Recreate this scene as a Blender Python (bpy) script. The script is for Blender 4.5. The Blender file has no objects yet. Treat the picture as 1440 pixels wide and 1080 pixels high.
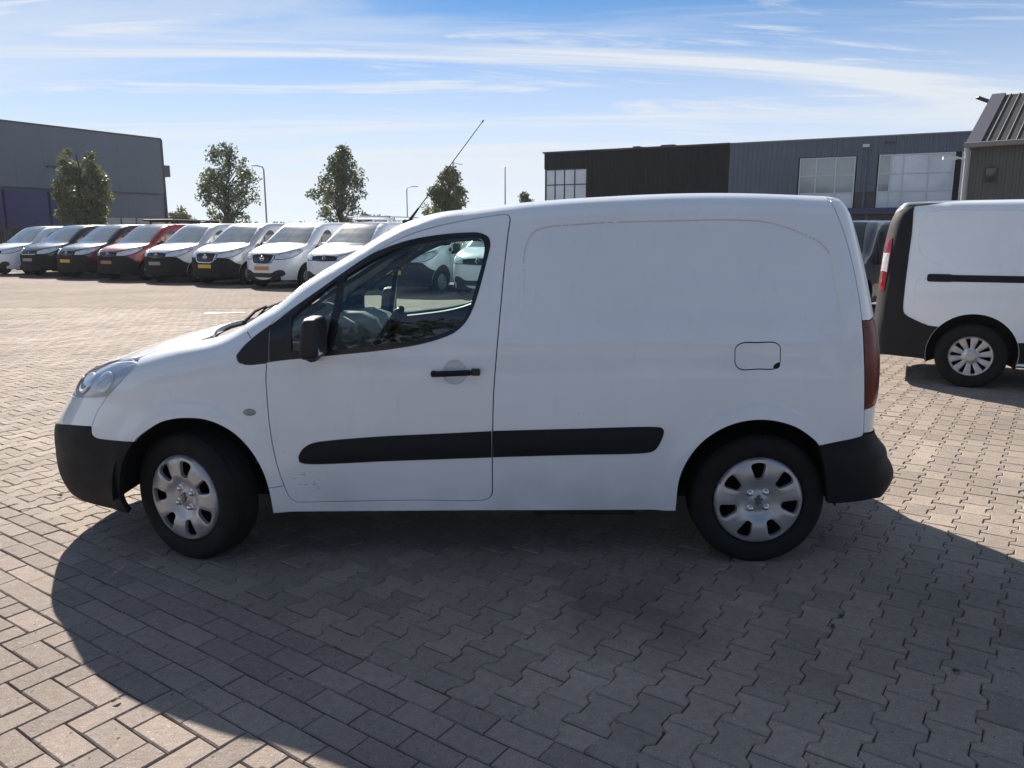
import bpy, bmesh, math, random
import numpy as np
from mathutils import Vector, Matrix, geometry
rad = math.radians
sc = bpy.context.scene
COL = sc.collection
random.seed(7); RNG = np.random.default_rng(7)

# ------------------------------------------------------------------ camera
cam_d = bpy.data.cameras.new('camera'); cam = bpy.data.objects.new('camera', cam_d); COL.objects.link(cam)
cam.location = (0, 0, 1.566); cam.rotation_euler = (rad(90 - 10.8), 0, 0)
cam_d.sensor_width = 36; cam_d.lens = 27.5; cam_d.clip_end = 3000; cam_d.clip_start = .05
sc.camera = cam

# ------------------------------------------------------------------ sky, sun, exposure
SUN_AZ, SUN_EL = -25.5, 33.2          # degrees left of straight ahead, above the horizon
world = bpy.data.worlds.new('World'); sc.world = world; world.use_nodes = True
nt = world.node_tree; N = nt.nodes; L = nt.links; N.clear()
def wn(t, **k):
    n = N.new(t)
    for a, b in k.items(): setattr(n, a, b)
    return n
out = wn('ShaderNodeOutputWorld'); bg = wn('ShaderNodeBackground'); bg.inputs['Strength'].default_value = .08
sky = wn('ShaderNodeTexSky', sky_type='NISHITA', sun_disc=False, sun_elevation=rad(SUN_EL), sun_rotation=rad(SUN_AZ))
sky.air_density = .34; sky.dust_density = 0.0; sky.ozone_density = 3.0; sky.altitude = 0
tc = wn('ShaderNodeTexCoord'); sep = wn('ShaderNodeSeparateXYZ'); L.new(tc.outputs['Generated'], sep.inputs[0])
def wm(op, a, b=None, c=None, clamp=False):
    n = wn('ShaderNodeMath', operation=op, use_clamp=clamp)
    for i, v in enumerate((a, b, c)):
        if v is None: continue
        if isinstance(v, (int, float)): n.inputs[i].default_value = v
        else: L.new(v, n.inputs[i])
    return n.outputs[0]
zc_ = wm('ADD', wm('MAXIMUM', sep.outputs[2], 0.0), .10)
cx = wm('DIVIDE', sep.outputs[0], zc_); cy = wm('DIVIDE', sep.outputs[1], zc_)
cmb = wn('ShaderNodeCombineXYZ'); L.new(cx, cmb.inputs[0]); L.new(cy, cmb.inputs[1])
def cloud(scale, rot, loc, s, detail, dist, rough=.6):
    mp = wn('ShaderNodeMapping'); mp.inputs['Scale'].default_value = scale
    mp.inputs['Rotation'].default_value = (0, 0, rad(rot)); mp.inputs['Location'].default_value = loc
    L.new(cmb.outputs[0], mp.inputs[0])
    nz = wn('ShaderNodeTexNoise'); nz.inputs['Scale'].default_value = s; nz.inputs['Detail'].default_value = detail
    nz.inputs['Roughness'].default_value = rough; nz.inputs['Distortion'].default_value = dist
    L.new(mp.outputs[0], nz.inputs['Vector']); return nz.outputs['Fac']
def mapr(v, a, b, c=0, d=1):
    n = wn('ShaderNodeMapRange', interpolation_type='SMOOTHSTEP'); L.new(v, n.inputs[0])
    for i, x in enumerate((a, b, c, d)): n.inputs[i + 1].default_value = x
    return n.outputs[0]
veil = mapr(cloud((.22, .75, 1), 12, (4.3, 2.9, 0), .62, 9, 1.0, .60), .44, .62)
streak = mapr(cloud((.13, .85, 1), 5, (2.7, 6.1, 0), .85, 11, 1.5, .60), .47, .60)
wisp = mapr(cloud((.35, 1.5, 1), -26, (10.3, 2.2, 0), 1.2, 12, 2.2, .68), .50, .70)
low = mapr(sep.outputs[2], .04, .33, .90, .0)
m2 = wm('MAXIMUM', wm('MULTIPLY', veil, .55), wm('MAXIMUM', wm('MULTIPLY', streak, .95), wm('MULTIPLY', wisp, .8)))
# thin veil towards the horizon, streaks on top of it
inv = wm('MULTIPLY', wm('SUBTRACT', 1.0, m2), wm('SUBTRACT', 1.0, low))
mask = wm('MULTIPLY', wm('MINIMUM', wm('SUBTRACT', 1.0, inv), .95), mapr(sep.outputs[2], .25, .65, 1.0, .5))
sat = wn('ShaderNodeHueSaturation'); sat.inputs['Hue'].default_value = .488; sat.inputs['Saturation'].default_value = 1.2; L.new(sky.outputs[0], sat.inputs['Color'])
mix = wn('ShaderNodeMix', data_type='RGBA'); L.new(mask, mix.inputs['Factor'])
L.new(sat.outputs[0], mix.inputs['A']); mix.inputs['B'].default_value = (4.35, 4.55, 4.8, 1)
L.new(mix.outputs['Result'], bg.inputs['Color']); L.new(bg.outputs[0], out.inputs['Surface'])

sun_d = bpy.data.lights.new('sun', 'SUN'); sun_d.energy = 4.5; sun_d.angle = rad(.6); sun_d.color = (1, .90, .78)
sun = bpy.data.objects.new('sun', sun_d); COL.objects.link(sun)
SD = Vector((math.sin(rad(SUN_AZ)) * math.cos(rad(SUN_EL)), math.cos(rad(SUN_AZ)) * math.cos(rad(SUN_EL)), math.sin(rad(SUN_EL))))
sun.rotation_euler = SD.to_track_quat('Z', 'Y').to_euler(); sun.location = (0, 0, 30)
vs = sc.view_settings; vs.view_transform = 'Standard'; vs.look = 'None'; vs.gamma = 1; vs.use_curve_mapping = False
vs.exposure = 1.22
try: sc.cycles.use_denoising = True
except Exception: pass
sc.cycles.max_bounces = 8; sc.cycles.transparent_max_bounces = 16; sc.cycles.transmission_bounces = 6

# ------------------------------------------------------------------ helpers
def tag(o, label=None, cat=None, group=None, kind=None):
    if label: o['label'] = label
    if cat: o['category'] = cat
    if group: o['group'] = group
    if kind: o['kind'] = kind
    return o
def empty(name, loc=(0, 0, 0), rz=0, parent=None):
    o = bpy.data.objects.new(name, None); COL.objects.link(o); o.location = loc; o.rotation_euler = (0, 0, rz); o.parent = parent
    o.empty_display_size = .1
    return o
def link(name, me, mat=None, parent=None):
    o = bpy.data.objects.new(name, me); COL.objects.link(o); o.parent = parent
    if mat is not None:
        if len(me.materials) == 0: me.materials.append(mat)
        elif me.materials[0] is not mat:
            o.material_slots[0].link = 'OBJECT'; o.material_slots[0].material = mat
    return o
def mesh(name, verts, faces, smooth=False, normals=None):
    me = bpy.data.meshes.new(name)
    me.from_pydata([tuple(map(float, v)) for v in verts], [], [tuple(map(int, f)) for f in faces])
    me.validate()
    if smooth or normals is not None: me.shade_smooth()
    if normals is not None and len(me.vertices) == len(normals):
        me.normals_split_custom_set_from_vertices([tuple(map(float, n)) for n in normals])
    return me
class MB:
    """collects boxes, tubes and lathes into one mesh"""
    def __init__(s): s.v = []; s.f = []; s.sm = []
    def add(s, vs, fs, smooth=False):
        b = len(s.v); s.v += [tuple(v) for v in vs]
        for f in fs: s.f.append(tuple(i + b for i in f)); s.sm.append(smooth)
        return s
    def box(s, c, d, rz=0, bev=0):
        x, y, z = [k / 2 for k in d]; cr, sr = math.cos(rz), math.sin(rz)
        if bev <= 0:
            P = [(-x, -y, -z), (x, -y, -z), (x, y, -z), (-x, y, -z), (-x, -y, z), (x, -y, z), (x, y, z), (-x, y, z)]
            F = [(0, 3, 2, 1), (4, 5, 6, 7), (0, 1, 5, 4), (1, 2, 6, 5), (2, 3, 7, 6), (3, 0, 4, 7)]
        else:
            bm = bmesh.new(); bmesh.ops.create_cube(bm, size=1)
            bmesh.ops.scale(bm, vec=(2 * x, 2 * y, 2 * z), verts=bm.verts)
            bmesh.ops.bevel(bm, geom=bm.edges[:], offset=bev, segments=3, affect='EDGES', profile=.5)
            bm.verts.index_update(); P = [v.co[:] for v in bm.verts]; F = [[v.index for v in f.verts] for f in bm.faces]; bm.free()
        return s.add([(c[0] + a * cr - b * sr, c[1] + a * sr + b * cr, c[2] + e) for a, b, e in P], F, bev > 0)
    def tube(s, pts, r, n=8, caps=True):
        pts = [Vector(p) for p in pts]; rs = r if isinstance(r, (list, tuple)) else [r] * len(pts)
        V = []; F = []; up = None
        for i, p in enumerate(pts):
            d = (pts[min(i + 1, len(pts) - 1)] - pts[max(i - 1, 0)]).normalized()
            if up is None: up = d.orthogonal().normalized()
            up = (up - d * up.dot(d)).normalized(); w = d.cross(up)
            for k in range(n):
                a = 2 * math.pi * k / n; V.append(p + (up * math.cos(a) + w * math.sin(a)) * rs[i])
        for i in range(len(pts) - 1):
            for k in range(n):
                F.append((i * n + k, i * n + (k + 1) % n, (i + 1) * n + (k + 1) % n, (i + 1) * n + k))
        if caps: F.append(tuple(range(n - 1, -1, -1))); F.append(tuple((len(pts) - 1) * n + k for k in range(n)))
        return s.add(V, F, True)
    def lathe(s, prof, n=48, axis='y', c=(0, 0, 0)):
        """prof: list of (radius, along)"""
        V = []; F = []
        for r, h in prof:
            for k in range(n):
                a = 2 * math.pi * k / n; p, q = r * math.cos(a), r * math.sin(a)
                V.append({'y': (p + c[0], h + c[1], q + c[2]), 'z': (p + c[0], q + c[1], h + c[2]), 'x': (h + c[0], p + c[1], q + c[2])}[axis])
        for i in range(len(prof) - 1):
            for k in range(n): F.append((i * n + k, (i + 1) * n + k, (i + 1) * n + (k + 1) % n, i * n + (k + 1) % n))
        return s.add(V, F, True)
    def build(s, name, mat=None, parent=None):
        return link(name, s.me(name), mat, parent)
    def me(s, name):
        me = bpy.data.meshes.new(name); me.from_pydata(s.v, [], s.f); me.polygons.foreach_set('use_smooth', s.sm)
        bm = bmesh.new(); bm.from_mesh(me); bmesh.ops.recalc_face_normals(bm, faces=bm.faces); bm.to_mesh(me); bm.free()
        try: me.set_sharp_from_angle(angle=rad(42))
        except Exception: pass
        return me

# ------------------------------------------------------------------ materials
MAT = {}
def mat(name, col=(.5, .5, .5), rough=.5, metal=0, coat=0, spec=.5, noise=None, bump=None, coat_rough=.04):
    """noise=(scale, amount) varies colour and roughness; bump=(scale, strength, distance)"""
    if name in MAT: return MAT[name]
    m = bpy.data.materials.new(name); m.use_nodes = True; t = m.node_tree; b = t.nodes['Principled BSDF']
    b.inputs['Base Color'].default_value = (*col, 1); b.inputs['Roughness'].default_value = rough; b.inputs['Metallic'].default_value = metal
    b.inputs['Coat Weight'].default_value = coat; b.inputs['Coat Roughness'].default_value = coat_rough; b.inputs['Specular IOR Level'].default_value = spec
    co = t.nodes.new('ShaderNodeTexCoord')
    if noise:
        n = t.nodes.new('ShaderNodeTexNoise'); n.inputs['Scale'].default_value = noise[0]; n.inputs['Detail'].default_value = 7; n.inputs['Roughness'].default_value = .62
        t.links.new(co.outputs['Object'], n.inputs['Vector'])
        r = t.nodes.new('ShaderNodeMapRange'); t.links.new(n.outputs['Fac'], r.inputs[0]); r.inputs[1].default_value = .3; r.inputs[2].default_value = .7
        r.inputs[3].default_value = 1 - noise[1]; r.inputs[4].default_value = 1 + noise[1]
        h = t.nodes.new('ShaderNodeHueSaturation'); h.inputs['Color'].default_value = (*col, 1); t.links.new(r.outputs[0], h.inputs['Value'])
        t.links.new(h.outputs[0], b.inputs['Base Color'])
        rr = t.nodes.new('ShaderNodeMath'); rr.operation = 'MULTIPLY'; rr.inputs[1].default_value = rough
        t.links.new(r.outputs[0], rr.inputs[0]); t.links.new(rr.outputs[0], b.inputs['Roughness'])
    if bump:
        n = t.nodes.new('ShaderNodeTexNoise'); n.inputs['Scale'].default_value = bump[0]; n.inputs['Detail'].default_value = 4
        t.links.new(co.outputs['Object'], n.inputs['Vector'])
        bp = t.nodes.new('ShaderNodeBump'); bp.inputs['Strength'].default_value = bump[1]; bp.inputs['Distance'].default_value = bump[2]
        t.links.new(n.outputs['Fac'], bp.inputs['Height']); t.links.new(bp.outputs[0], b.inputs['Normal'])
    MAT[name] = m; return m
def glass(name, tint, ior=1.5):
    if name in MAT: return MAT[name]
    m = bpy.data.materials.new(name); m.use_nodes = True; t = m.node_tree; t.nodes.clear()
    o = t.nodes.new('ShaderNodeOutputMaterial'); mx = t.nodes.new('ShaderNodeMixShader'); f = t.nodes.new('ShaderNodeFresnel'); f.inputs[0].default_value = ior
    tr = t.nodes.new('ShaderNodeBsdfTransparent'); tr.inputs[0].default_value = (*tint, 1); g = t.nodes.new('ShaderNodeBsdfGlossy'); g.inputs['Roughness'].default_value = .01
    g.inputs[0].default_value = (1, 1, 1, 1)
    sc_ = t.nodes.new('ShaderNodeMath'); sc_.operation = 'MULTIPLY'; sc_.inputs[1].default_value = 1.5; sc_.use_clamp = True
    t.links.new(f.outputs[0], sc_.inputs[0]); t.links.new(sc_.outputs[0], mx.inputs[0])
    t.links.new(tr.outputs[0], mx.inputs[1]); t.links.new(g.outputs[0], mx.inputs[2]); t.links.new(mx.outputs[0], o.inputs[0])
    MAT[name] = m; return m
WHITE = mat('white_paint', (.82, .87, .925), .32, coat=.9, noise=(2.2, .035), coat_rough=.06)
def scuffs(m):
    t = m.node_tree; ln = t.links.new; b = t.nodes['Principled BSDF']; co = t.nodes.new('ShaderNodeTexCoord'); src = b.inputs['Base Color'].links[0].from_socket
    sp = t.nodes.new('ShaderNodeSeparateXYZ'); ln(co.outputs['Object'], sp.inputs[0])
    def M(op, a, b_, c=None):
        n = t.nodes.new('ShaderNodeMath'); n.operation = op
        for i, v in enumerate((a, b_, c)):
            if v is None: continue
            if isinstance(v, (int, float)): n.inputs[i].default_value = v
            else: ln(v, n.inputs[i])
        return n.outputs[0]
    def band(v, a, b_): 
        n = t.nodes.new('ShaderNodeMapRange'); n.interpolation_type = 'SMOOTHSTEP'; ln(v, n.inputs[0]); n.inputs[1].default_value = a; n.inputs[2].default_value = b_; return n.outputs[0]
    def noise(scale, s, det, d=0):
        mp = t.nodes.new('ShaderNodeMapping'); mp.inputs['Scale'].default_value = scale; mp.inputs['Rotation'].default_value = (0, rad(d), 0); ln(co.outputs['Object'], mp.inputs[0])
        n = t.nodes.new('ShaderNodeTexNoise'); n.inputs['Scale'].default_value = s; n.inputs['Detail'].default_value = det; ln(mp.outputs[0], n.inputs['Vector']); return n.outputs['Fac']
    x, z = sp.outputs[0], sp.outputs[2]
    box = M('MULTIPLY', M('MULTIPLY', band(x, .48, .53), band(x, .72, .60)), M('MULTIPLY', band(z, .34, .38), band(z, .50, .43)))
    sc1 = M('MULTIPLY', box, band(noise((1, 1, 5), 26, 3, 12), .60, .66))
    film = M('MULTIPLY', M('MULTIPLY', band(z, .62, .28), band(noise((1, 1, 1), 3, 8), .35, .75)), .22)
    run = M('MULTIPLY', M('MULTIPLY', band(noise((9, 9, .5), 4, 5), .60, .72), band(z, .35, .9)), .05)
    chips = M('MULTIPLY', band(noise((1, 1, 1), 38, 1), .80, .83), .5)
    fac = M('MAXIMUM', M('MULTIPLY', sc1, .7), M('MAXIMUM', film, M('MAXIMUM', run, chips)))
    mx = t.nodes.new('ShaderNodeMix'); mx.data_type = 'RGBA'; ln(fac, mx.inputs['Factor']); ln(src, mx.inputs['A']); mx.inputs['B'].default_value = (.13, .125, .12, 1); ln(mx.outputs['Result'], b.inputs['Base Color'])
    # the pressed sheet is never quite flat: very long shallow waves
    n2 = noise((1, 1, 1), 2.1, 1); bp = t.nodes.new('ShaderNodeBump'); bp.inputs['Strength'].default_value = .25; bp.inputs['Distance'].default_value = .012; ln(n2, bp.inputs['Height']); ln(bp.outputs[0], b.inputs['Normal']); ln(bp.outputs[0], b.inputs['Coat Normal'])
scuffs(WHITE)
WHITE2 = mat('white_paint_fleet', (.80, .845, .89), .3, coat=.8, noise=(1.5, .05))
BLACKP = mat('black_paint', (.012, .013, .016), .3, coat=1, noise=(2, .2))
DARKBLUE = mat('dark_grey_paint', (.030, .036, .046), .35, coat=.8, noise=(2, .1))
REDP = mat('red_paint', (.30, .020, .022), .3, coat=.9, noise=(2, .08))
SILVERP = mat('pale_silver_paint', (.55, .57, .60), .3, metal=.3, coat=.9)
PLASTIC = mat('textured_black_plastic', (.010, .011, .0145), .65, spec=.28, noise=(5, .2), bump=(700, .25, .001))
PLASTIC2 = mat('grey_black_plastic', (.018, .020, .025), .5, spec=.4, noise=(4, .2), bump=(500, .2, .001))
BLACK = mat('matt_black', (.008, .008, .009), .8)
GLOSSBLACK = mat('gloss_black_trim', (.010, .010, .012), .22, noise=(6, .2))
RUBBER = mat('tyre_rubber', (.010, .0105, .012), .8, spec=.3, noise=(9, .25), bump=(160, .25, .002))
SILVER = mat('silver_hubcap_paint', (.45, .46, .48), .34, metal=.55, coat=.3, noise=(14, .1))
STEEL = mat('dark_steel', (.02, .02, .022), .6, metal=.4)
CHROME = mat('chrome', (.75, .76, .78), .12, metal=1)
REFLECTOR = mat('lamp_reflector', (.93, .94, .95), .4, metal=.15, coat=.2, noise=(11, .06))
LENS = glass('clear_lamp_lens', (.93, .95, .97))
GLASS = glass('green_tinted_glass', (.78, .90, .86))
DUSTY_SKY = mat('dusty_sky_windscreen', (.15, .18, .20), .16, coat=1, spec=1, noise=(1.2, .25))  # dust film, with the sky's reflection put into the paler base colour
FLEETGLASS = mat('dark_fleet_glass', (.014, .020, .022), .04, coat=0, spec=.9)
INTERIOR = mat('grey_interior_plastic', (.17, .185, .19), .55, noise=(5, .15), bump=(220, .2, .001))
SEATM = mat('dark_seat_fabric', (.03, .032, .037), .9, noise=(30, .2))
ORANGE = mat('amber_plastic', (.75, .28, .04), .3, coat=.5)
RED_LENS = mat('dark_red_lamp_lens', (.13, .003, .005), .25, spec=.3, coat=.12, noise=(14, .15))
RED_BRIGHT = mat('bright_red_lamp_lens', (.20, .005, .008), .2, coat=.3)
WHITE_LENS = mat('white_lamp_lens', (.5, .48, .48), .2, coat=1)
YELLOW = mat('yellow_number_plate', (.75, .48, .03), .4, noise=(20, .05))

# ------------------------------------------------------------------ body shapes: smooth solids given by splines
def herm(xs, ys):
    xs = np.array(xs, float); ys = np.array(ys, float); d = np.diff(ys) / np.diff(xs); h = np.diff(xs)
    m = np.zeros_like(ys); m[0] = d[0]; m[-1] = d[-1]; m[1:-1] = (d[:-1] * h[1:] + d[1:] * h[:-1]) / (h[1:] + h[:-1])
    def f(x):
        x = np.asarray(x, float); i = np.clip(np.searchsorted(xs, x) - 1, 0, len(xs) - 2); hh = h[i]; t = (x - xs[i]) / hh
        c = np.clip(t, 0, 1); c2 = c * c; c3 = c2 * c
        v = (2 * c3 - 3 * c2 + 1) * ys[i] + (c3 - 2 * c2 + c) * hh * m[i] + (-2 * c3 + 3 * c2) * ys[i + 1] + (c3 - c2) * hh * m[i + 1]
        return v + np.minimum(t, 0) * hh * m[i] + np.maximum(t - 1, 0) * hh * m[i + 1]
    return f
def smax(a, b, k):
    h = np.maximum(k - np.abs(a - b), 0); return np.maximum(a, b) + h * h / (4 * k)
def sstep(a, b, x):
    t = np.clip((x - a) / (b - a), 0, 1); return t * t * (3 - 2 * t)
class Body:
    def __init__(s, **k): s.__dict__.update(k)
    def f(s, p):
        x, y, z = p[..., 0], np.abs(p[..., 1]), p[..., 2]
        W = s.Wz(z) * (1 - .012 * np.maximum((x - 1.6) / 1.6, 0) ** 2)
        tf = np.maximum((s.xs - x) / (s.xs - s.xn(z)), 0); tr = np.maximum((x - s.xr0) / (s.xr(z) - s.xr0), 0)
        q = np.maximum(y / W, 1e-6)
        n = np.where(x < 1.6, (q ** s.pf + tf ** s.pf) ** (1 / s.pf), (q ** s.pr + tr ** s.pr) ** (1 / s.pr))
        a = W * (n - 1)
        xe = x - s.sweep * y * y * np.clip((1.6 - x) / .6, 0, 1); e = .02
        sl = (s.zt(xe + e) - s.zt(xe - e)) / (2 * e)
        b = (z + s.crown * y * y - s.zt(xe)) / np.sqrt(1 + sl * sl)
        return smax(smax(a, b, s.k), s.zbot - z, .05)
    def grad(s, p, e=2e-3):
        g = np.stack([s.f(p + np.eye(3)[i] * e) - s.f(p - np.eye(3)[i] * e) for i in range(3)], -1)
        return g / np.maximum(np.linalg.norm(g, axis=-1, keepdims=True), 1e-9)
    def cast(s, o, d, hi=1.7):
        lo = np.zeros(o.shape[:-1]); hi = np.full(o.shape[:-1], hi)
        for _ in range(26):
            m = (lo + hi) / 2; ins = s.f(o + d * m[..., None]) < 0
            lo = np.where(ins, m, lo); hi = np.where(ins, hi, m)
        return o + d * ((lo + hi) / 2)[..., None]
    def base(s, uv):                      # point on the skin, left side (y < 0), seen from the long axis
        u, v = uv[:, 0], uv[:, 1]; th = v / .9
        ax = np.clip(u, s.U0, s.U1); ph = np.where(u < s.U0, (u - s.U0) / s.R, np.where(u > s.U1, (u - s.U1) / s.R, 0))
        d = np.stack([np.sin(ph) * np.cos(th), -np.cos(ph) * np.cos(th), np.sin(th)], -1)
        o = np.stack([ax, 0 * ax, np.full_like(ax, s.zc)], -1)
        return s.cast(o, d)
    def side(s, uv, disp=True):
        P = s.base(uv); n = s.grad(P)
        if disp and s.disp is not None:
            P = P + n * s.disp(P)[:, None]
        return P
    def top(s, xy):
        o = np.stack([xy[:, 0], xy[:, 1], np.full(len(xy), s.ztop0)], -1); d = np.zeros_like(o); d[:, 2] = 1
        return s.cast(o, d, 1.6)
    def p2uv(s, P):
        x, y, z = P[:, 0], -np.abs(P[:, 1]), P[:, 2]; u = x.copy(); r = -y
        m = x < s.U0; u = np.where(m, s.U0 - s.R * np.arctan2(s.U0 - x, -y), u); r = np.where(m, np.hypot(s.U0 - x, y), r)
        m = x > s.U1; u = np.where(m, s.U1 + s.R * np.arctan2(x - s.U1, -y), u); r = np.where(m, np.hypot(x - s.U1, y), r)
        return np.stack([u, .9 * np.arctan2(z - s.zc, r)], -1)
    def uz(s, pts):                       # (length along the side, height) -> skin coordinates
        a = np.array(pts, float); u, z = a[:, 0], a[:, 1]
        ax = np.clip(u, s.U0, s.U1); ph = np.where(u < s.U0, (u - s.U0) / s.R, np.where(u > s.U1, (u - s.U1) / s.R, 0))
        o = np.stack([ax, 0 * ax, z], -1); d = np.stack([np.sin(ph), -np.cos(ph), 0 * ph], -1)
        return s.p2uv(s.cast(o, d))
    def xy(s, pts):                       # plan position on the upper skin -> skin coordinates
        return s.p2uv(s.top(np.array(pts, float)))
    def plan(s, pts):                     # (u, z) -> plan position
        return s.base(s.uz(pts))[:, :2]
def smooth(pts, ds=.02, closed=False):
    """Catmull-Rom through the points"""
    P = np.array(pts, float); n = len(P)
    if n < 3: return P
    o = []
    for i in range(n if closed else n - 1):
        g = lambda k: P[(i + k) % n] if closed else P[min(max(i + k, 0), n - 1)]
        a, b, c, d = g(-1), g(0), g(1), g(2); m = max(2, int(np.linalg.norm(c - b) / ds) + 1)
        la, lb, lc = [max(np.linalg.norm(q), 1e-6) ** .5 for q in (b - a, c - b, d - c)]
        t1 = (b - a) / la / (la + lb) * lb + (c - b) / lb * la / (la + lb) if la > 1e-2 else (c - b) / lb
        t2 = (c - b) / lb * lc / (lb + lc) + (d - c) / lc * lb / (lb + lc) if lc > 1e-2 else (c - b) / lb
        t1 = t1 * lb; t2 = t2 * lb
        for k in range(m):
            t = k / m; o.append((2 * t**3 - 3 * t**2 + 1) * b + (t**3 - 2 * t**2 + t) * t1 + (-2 * t**3 + 3 * t**2) * c + (t**3 - t**2) * t2)
    if not closed: o.append(P[-1])
    return np.array(o)
def inside(poly, q):
    x, y = q[:, 0], q[:, 1]; r = np.zeros(len(q), bool); P = poly; Q = np.roll(poly, -1, 0)
    for (x1, y1), (x2, y2) in zip(P, Q):
        if y1 == y2: continue
        c = ((y1 > y) != (y2 > y)) & (x < (x2 - x1) * (y - y1) / (y2 - y1) + x1); r ^= c
    return r
def segdist(poly, q, closed=True):
    d = np.full(len(q), 1e9); n = len(poly)
    for i in range(n if closed else n - 1):
        a, b = poly[i], poly[(i + 1) % n]; ab = b - a; t = np.clip(((q - a) @ ab) / max(ab @ ab, 1e-12), 0, 1)
        d = np.minimum(d, np.hypot(*(q - a - t[:, None] * ab).T))
    return d
def clean(poly, ds):
    o = []; n = len(poly)
    for i in range(n):
        a, b = poly[i], poly[(i + 1) % n]; l = np.linalg.norm(b - a)
        if l < 1e-4: continue
        m = max(1, int(math.ceil(l / ds)))
        for k in range(m): o.append(a + (b - a) * k / m)
    o = np.array(o)
    x, y = o.T; area = np.sum(x * np.roll(y, -1) - np.roll(x, -1) * y)
    return o if area > 0 else o[::-1]
def inset(poly, g):
    t = np.roll(poly, -1, 0) - np.roll(poly, 1, 0); t /= np.maximum(np.linalg.norm(t, axis=1, keepdims=True), 1e-9)
    return poly + np.stack([-t[:, 1], t[:, 0]], -1) * g
def panel(B, outer, holes=(), step=.04, mode='side', off=0., gap=.0025, flange=.018, disp=True, extra=None, sym=False, bulge=0.):
    """a piece of the skin cut to an outline: (verts, faces, normals). sym adds its mirror image (joined on the centre line)"""
    ds = step * .7
    loops = [inset(clean(np.array(outer, float), ds), gap)] + [inset(clean(np.array(h, float), ds), -gap) for h in holes]
    lo, hi = loops[0].min(0), loops[0].max(0)
    gx, gy = np.meshgrid(np.arange(lo[0], hi[0], step), np.arange(lo[1], hi[1], step)); gr = np.stack([gx.ravel(), gy.ravel()], -1)
    gr[:, 0] += (np.arange(len(gr)) // gx.shape[1] % 2) * step * .5
    if extra is not None: 
        e = np.array(extra); gr = gr[segdist(e[:len(e)], gr, False) > step * .5] if len(e) < 400 else gr
        gr = np.vstack([gr, e])
    ok = inside(loops[0], gr)
    for h in loops[1:]: ok &= ~inside(h, gr)
    gr = gr[ok]
    for l in loops: gr = gr[segdist(l, gr) > ds * .55] if len(gr) else gr
    pts = np.vstack(loops + [gr]); edges = []; b = 0
    for l in loops:
        edges += [(b + i, b + (i + 1) % len(l)) for i in range(len(l))]; b += len(l)
    vo, _, fo, _, _, _ = geometry.delaunay_2d_cdt([Vector(p) for p in pts], edges, [], 0, 1e-7)
    vo = np.array([v[:] for v in vo]); fo = np.array([f for f in fo if len(f) == 3])
    c = vo[fo].mean(1); ok = inside(loops[0], c)
    for h in loops[1:]: ok &= ~inside(h, c)
    fo = fo[ok]
    def mp(q):
        if mode == 'side':
            P = B.base(q); n = B.grad(P); o = off + (B.disp(P) if (disp and B.disp is not None) else 0)
        else:
            P = B.top(q); n = B.grad(P); o = np.full(len(P), off)
        if bulge: o = o + bulge * (1 - np.exp(-(segdist(loops[0], q) / .02)))
        return P + n * np.reshape(o, (-1, 1)), n
    V, n0 = mp(vo)
    if (disp and mode == 'side' and B.disp is not None) or bulge:
        e = 3e-3; px = mp(vo + [e, 0])[0] - mp(vo - [e, 0])[0]; py = mp(vo + [0, e])[0] - mp(vo - [0, e])[0]
        n = np.cross(px, py); n /= np.maximum(np.linalg.norm(n, axis=1, keepdims=True), 1e-9)
        n = np.where((n * n0).sum(1, keepdims=True) < 0, -n, n)
    else: n = n0
    # orient faces outwards
    fn = np.cross(V[fo[:, 1]] - V[fo[:, 0]], V[fo[:, 2]] - V[fo[:, 0]]); fl = (fn * n[fo[:, 0]]).sum(1) < 0
    fo[fl] = fo[fl][:, ::-1]
    Vs, Ns, Fs = [V], [n], [fo.tolist()]; nb = len(V)
    if flange > 0:
        for li, l in enumerate(loops):
            Pm, nm = mp(l); k = len(l)
            tt = np.roll(Pm, -1, 0) - np.roll(Pm, 1, 0); on = np.cross(tt, nm); on /= np.maximum(np.linalg.norm(on, axis=1, keepdims=True), 1e-9)
            if (on * (Pm - Pm.mean(0))).sum() * (1 if li == 0 else -1) < 0: on = -on
            D = Pm - nm * flange; rim = np.minimum(.0025, flange / 3); C = Pm - nm * rim
            Vs += [Pm, C, D]; Ns += [(nm * .9 + on * .45), on, on]
            F = []
            for i in range(k):
                j = (i + 1) % k
                F += [(nb + i, nb + k + i, nb + k + j, nb + j), (nb + k + i, nb + 2 * k + i, nb + 2 * k + j, nb + k + j)]
            if np.mean([(np.cross(C[i] - Pm[i], Pm[(i + 1) % k] - Pm[i]) * on[i]).sum() for i in range(0, k, max(1, k // 40))]) < 0: F = [f[::-1] for f in F]
            Fs.append(F); nb += 3 * k
    V = np.vstack(Vs); Nn = np.vstack(Ns); F = [tuple(f) for g in Fs for f in g]
    if sym:
        m = np.array([1, -1, 1]); k = len(V); V = np.vstack([V, V * m]); Nn = np.vstack([Nn, Nn * m]); F = F + [tuple(i + k for i in f[::-1]) for f in F]
    return V, F, Nn
def skin(name, data, m, parent, mirror=False):
    V, F, n = data
    if mirror: V = V * [1, -1, 1]; n = n * [1, -1, 1]; F = [f[::-1] for f in F]
    return link(name, mesh(name, V, F, normals=n), m, parent)
def both(name, data, m, parent):
    return [skin(name, data, m, parent if not isinstance(parent, (list, tuple)) else parent[0]),
            skin(name, data, m, parent if not isinstance(parent, (list, tuple)) else parent[1], True)]

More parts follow.
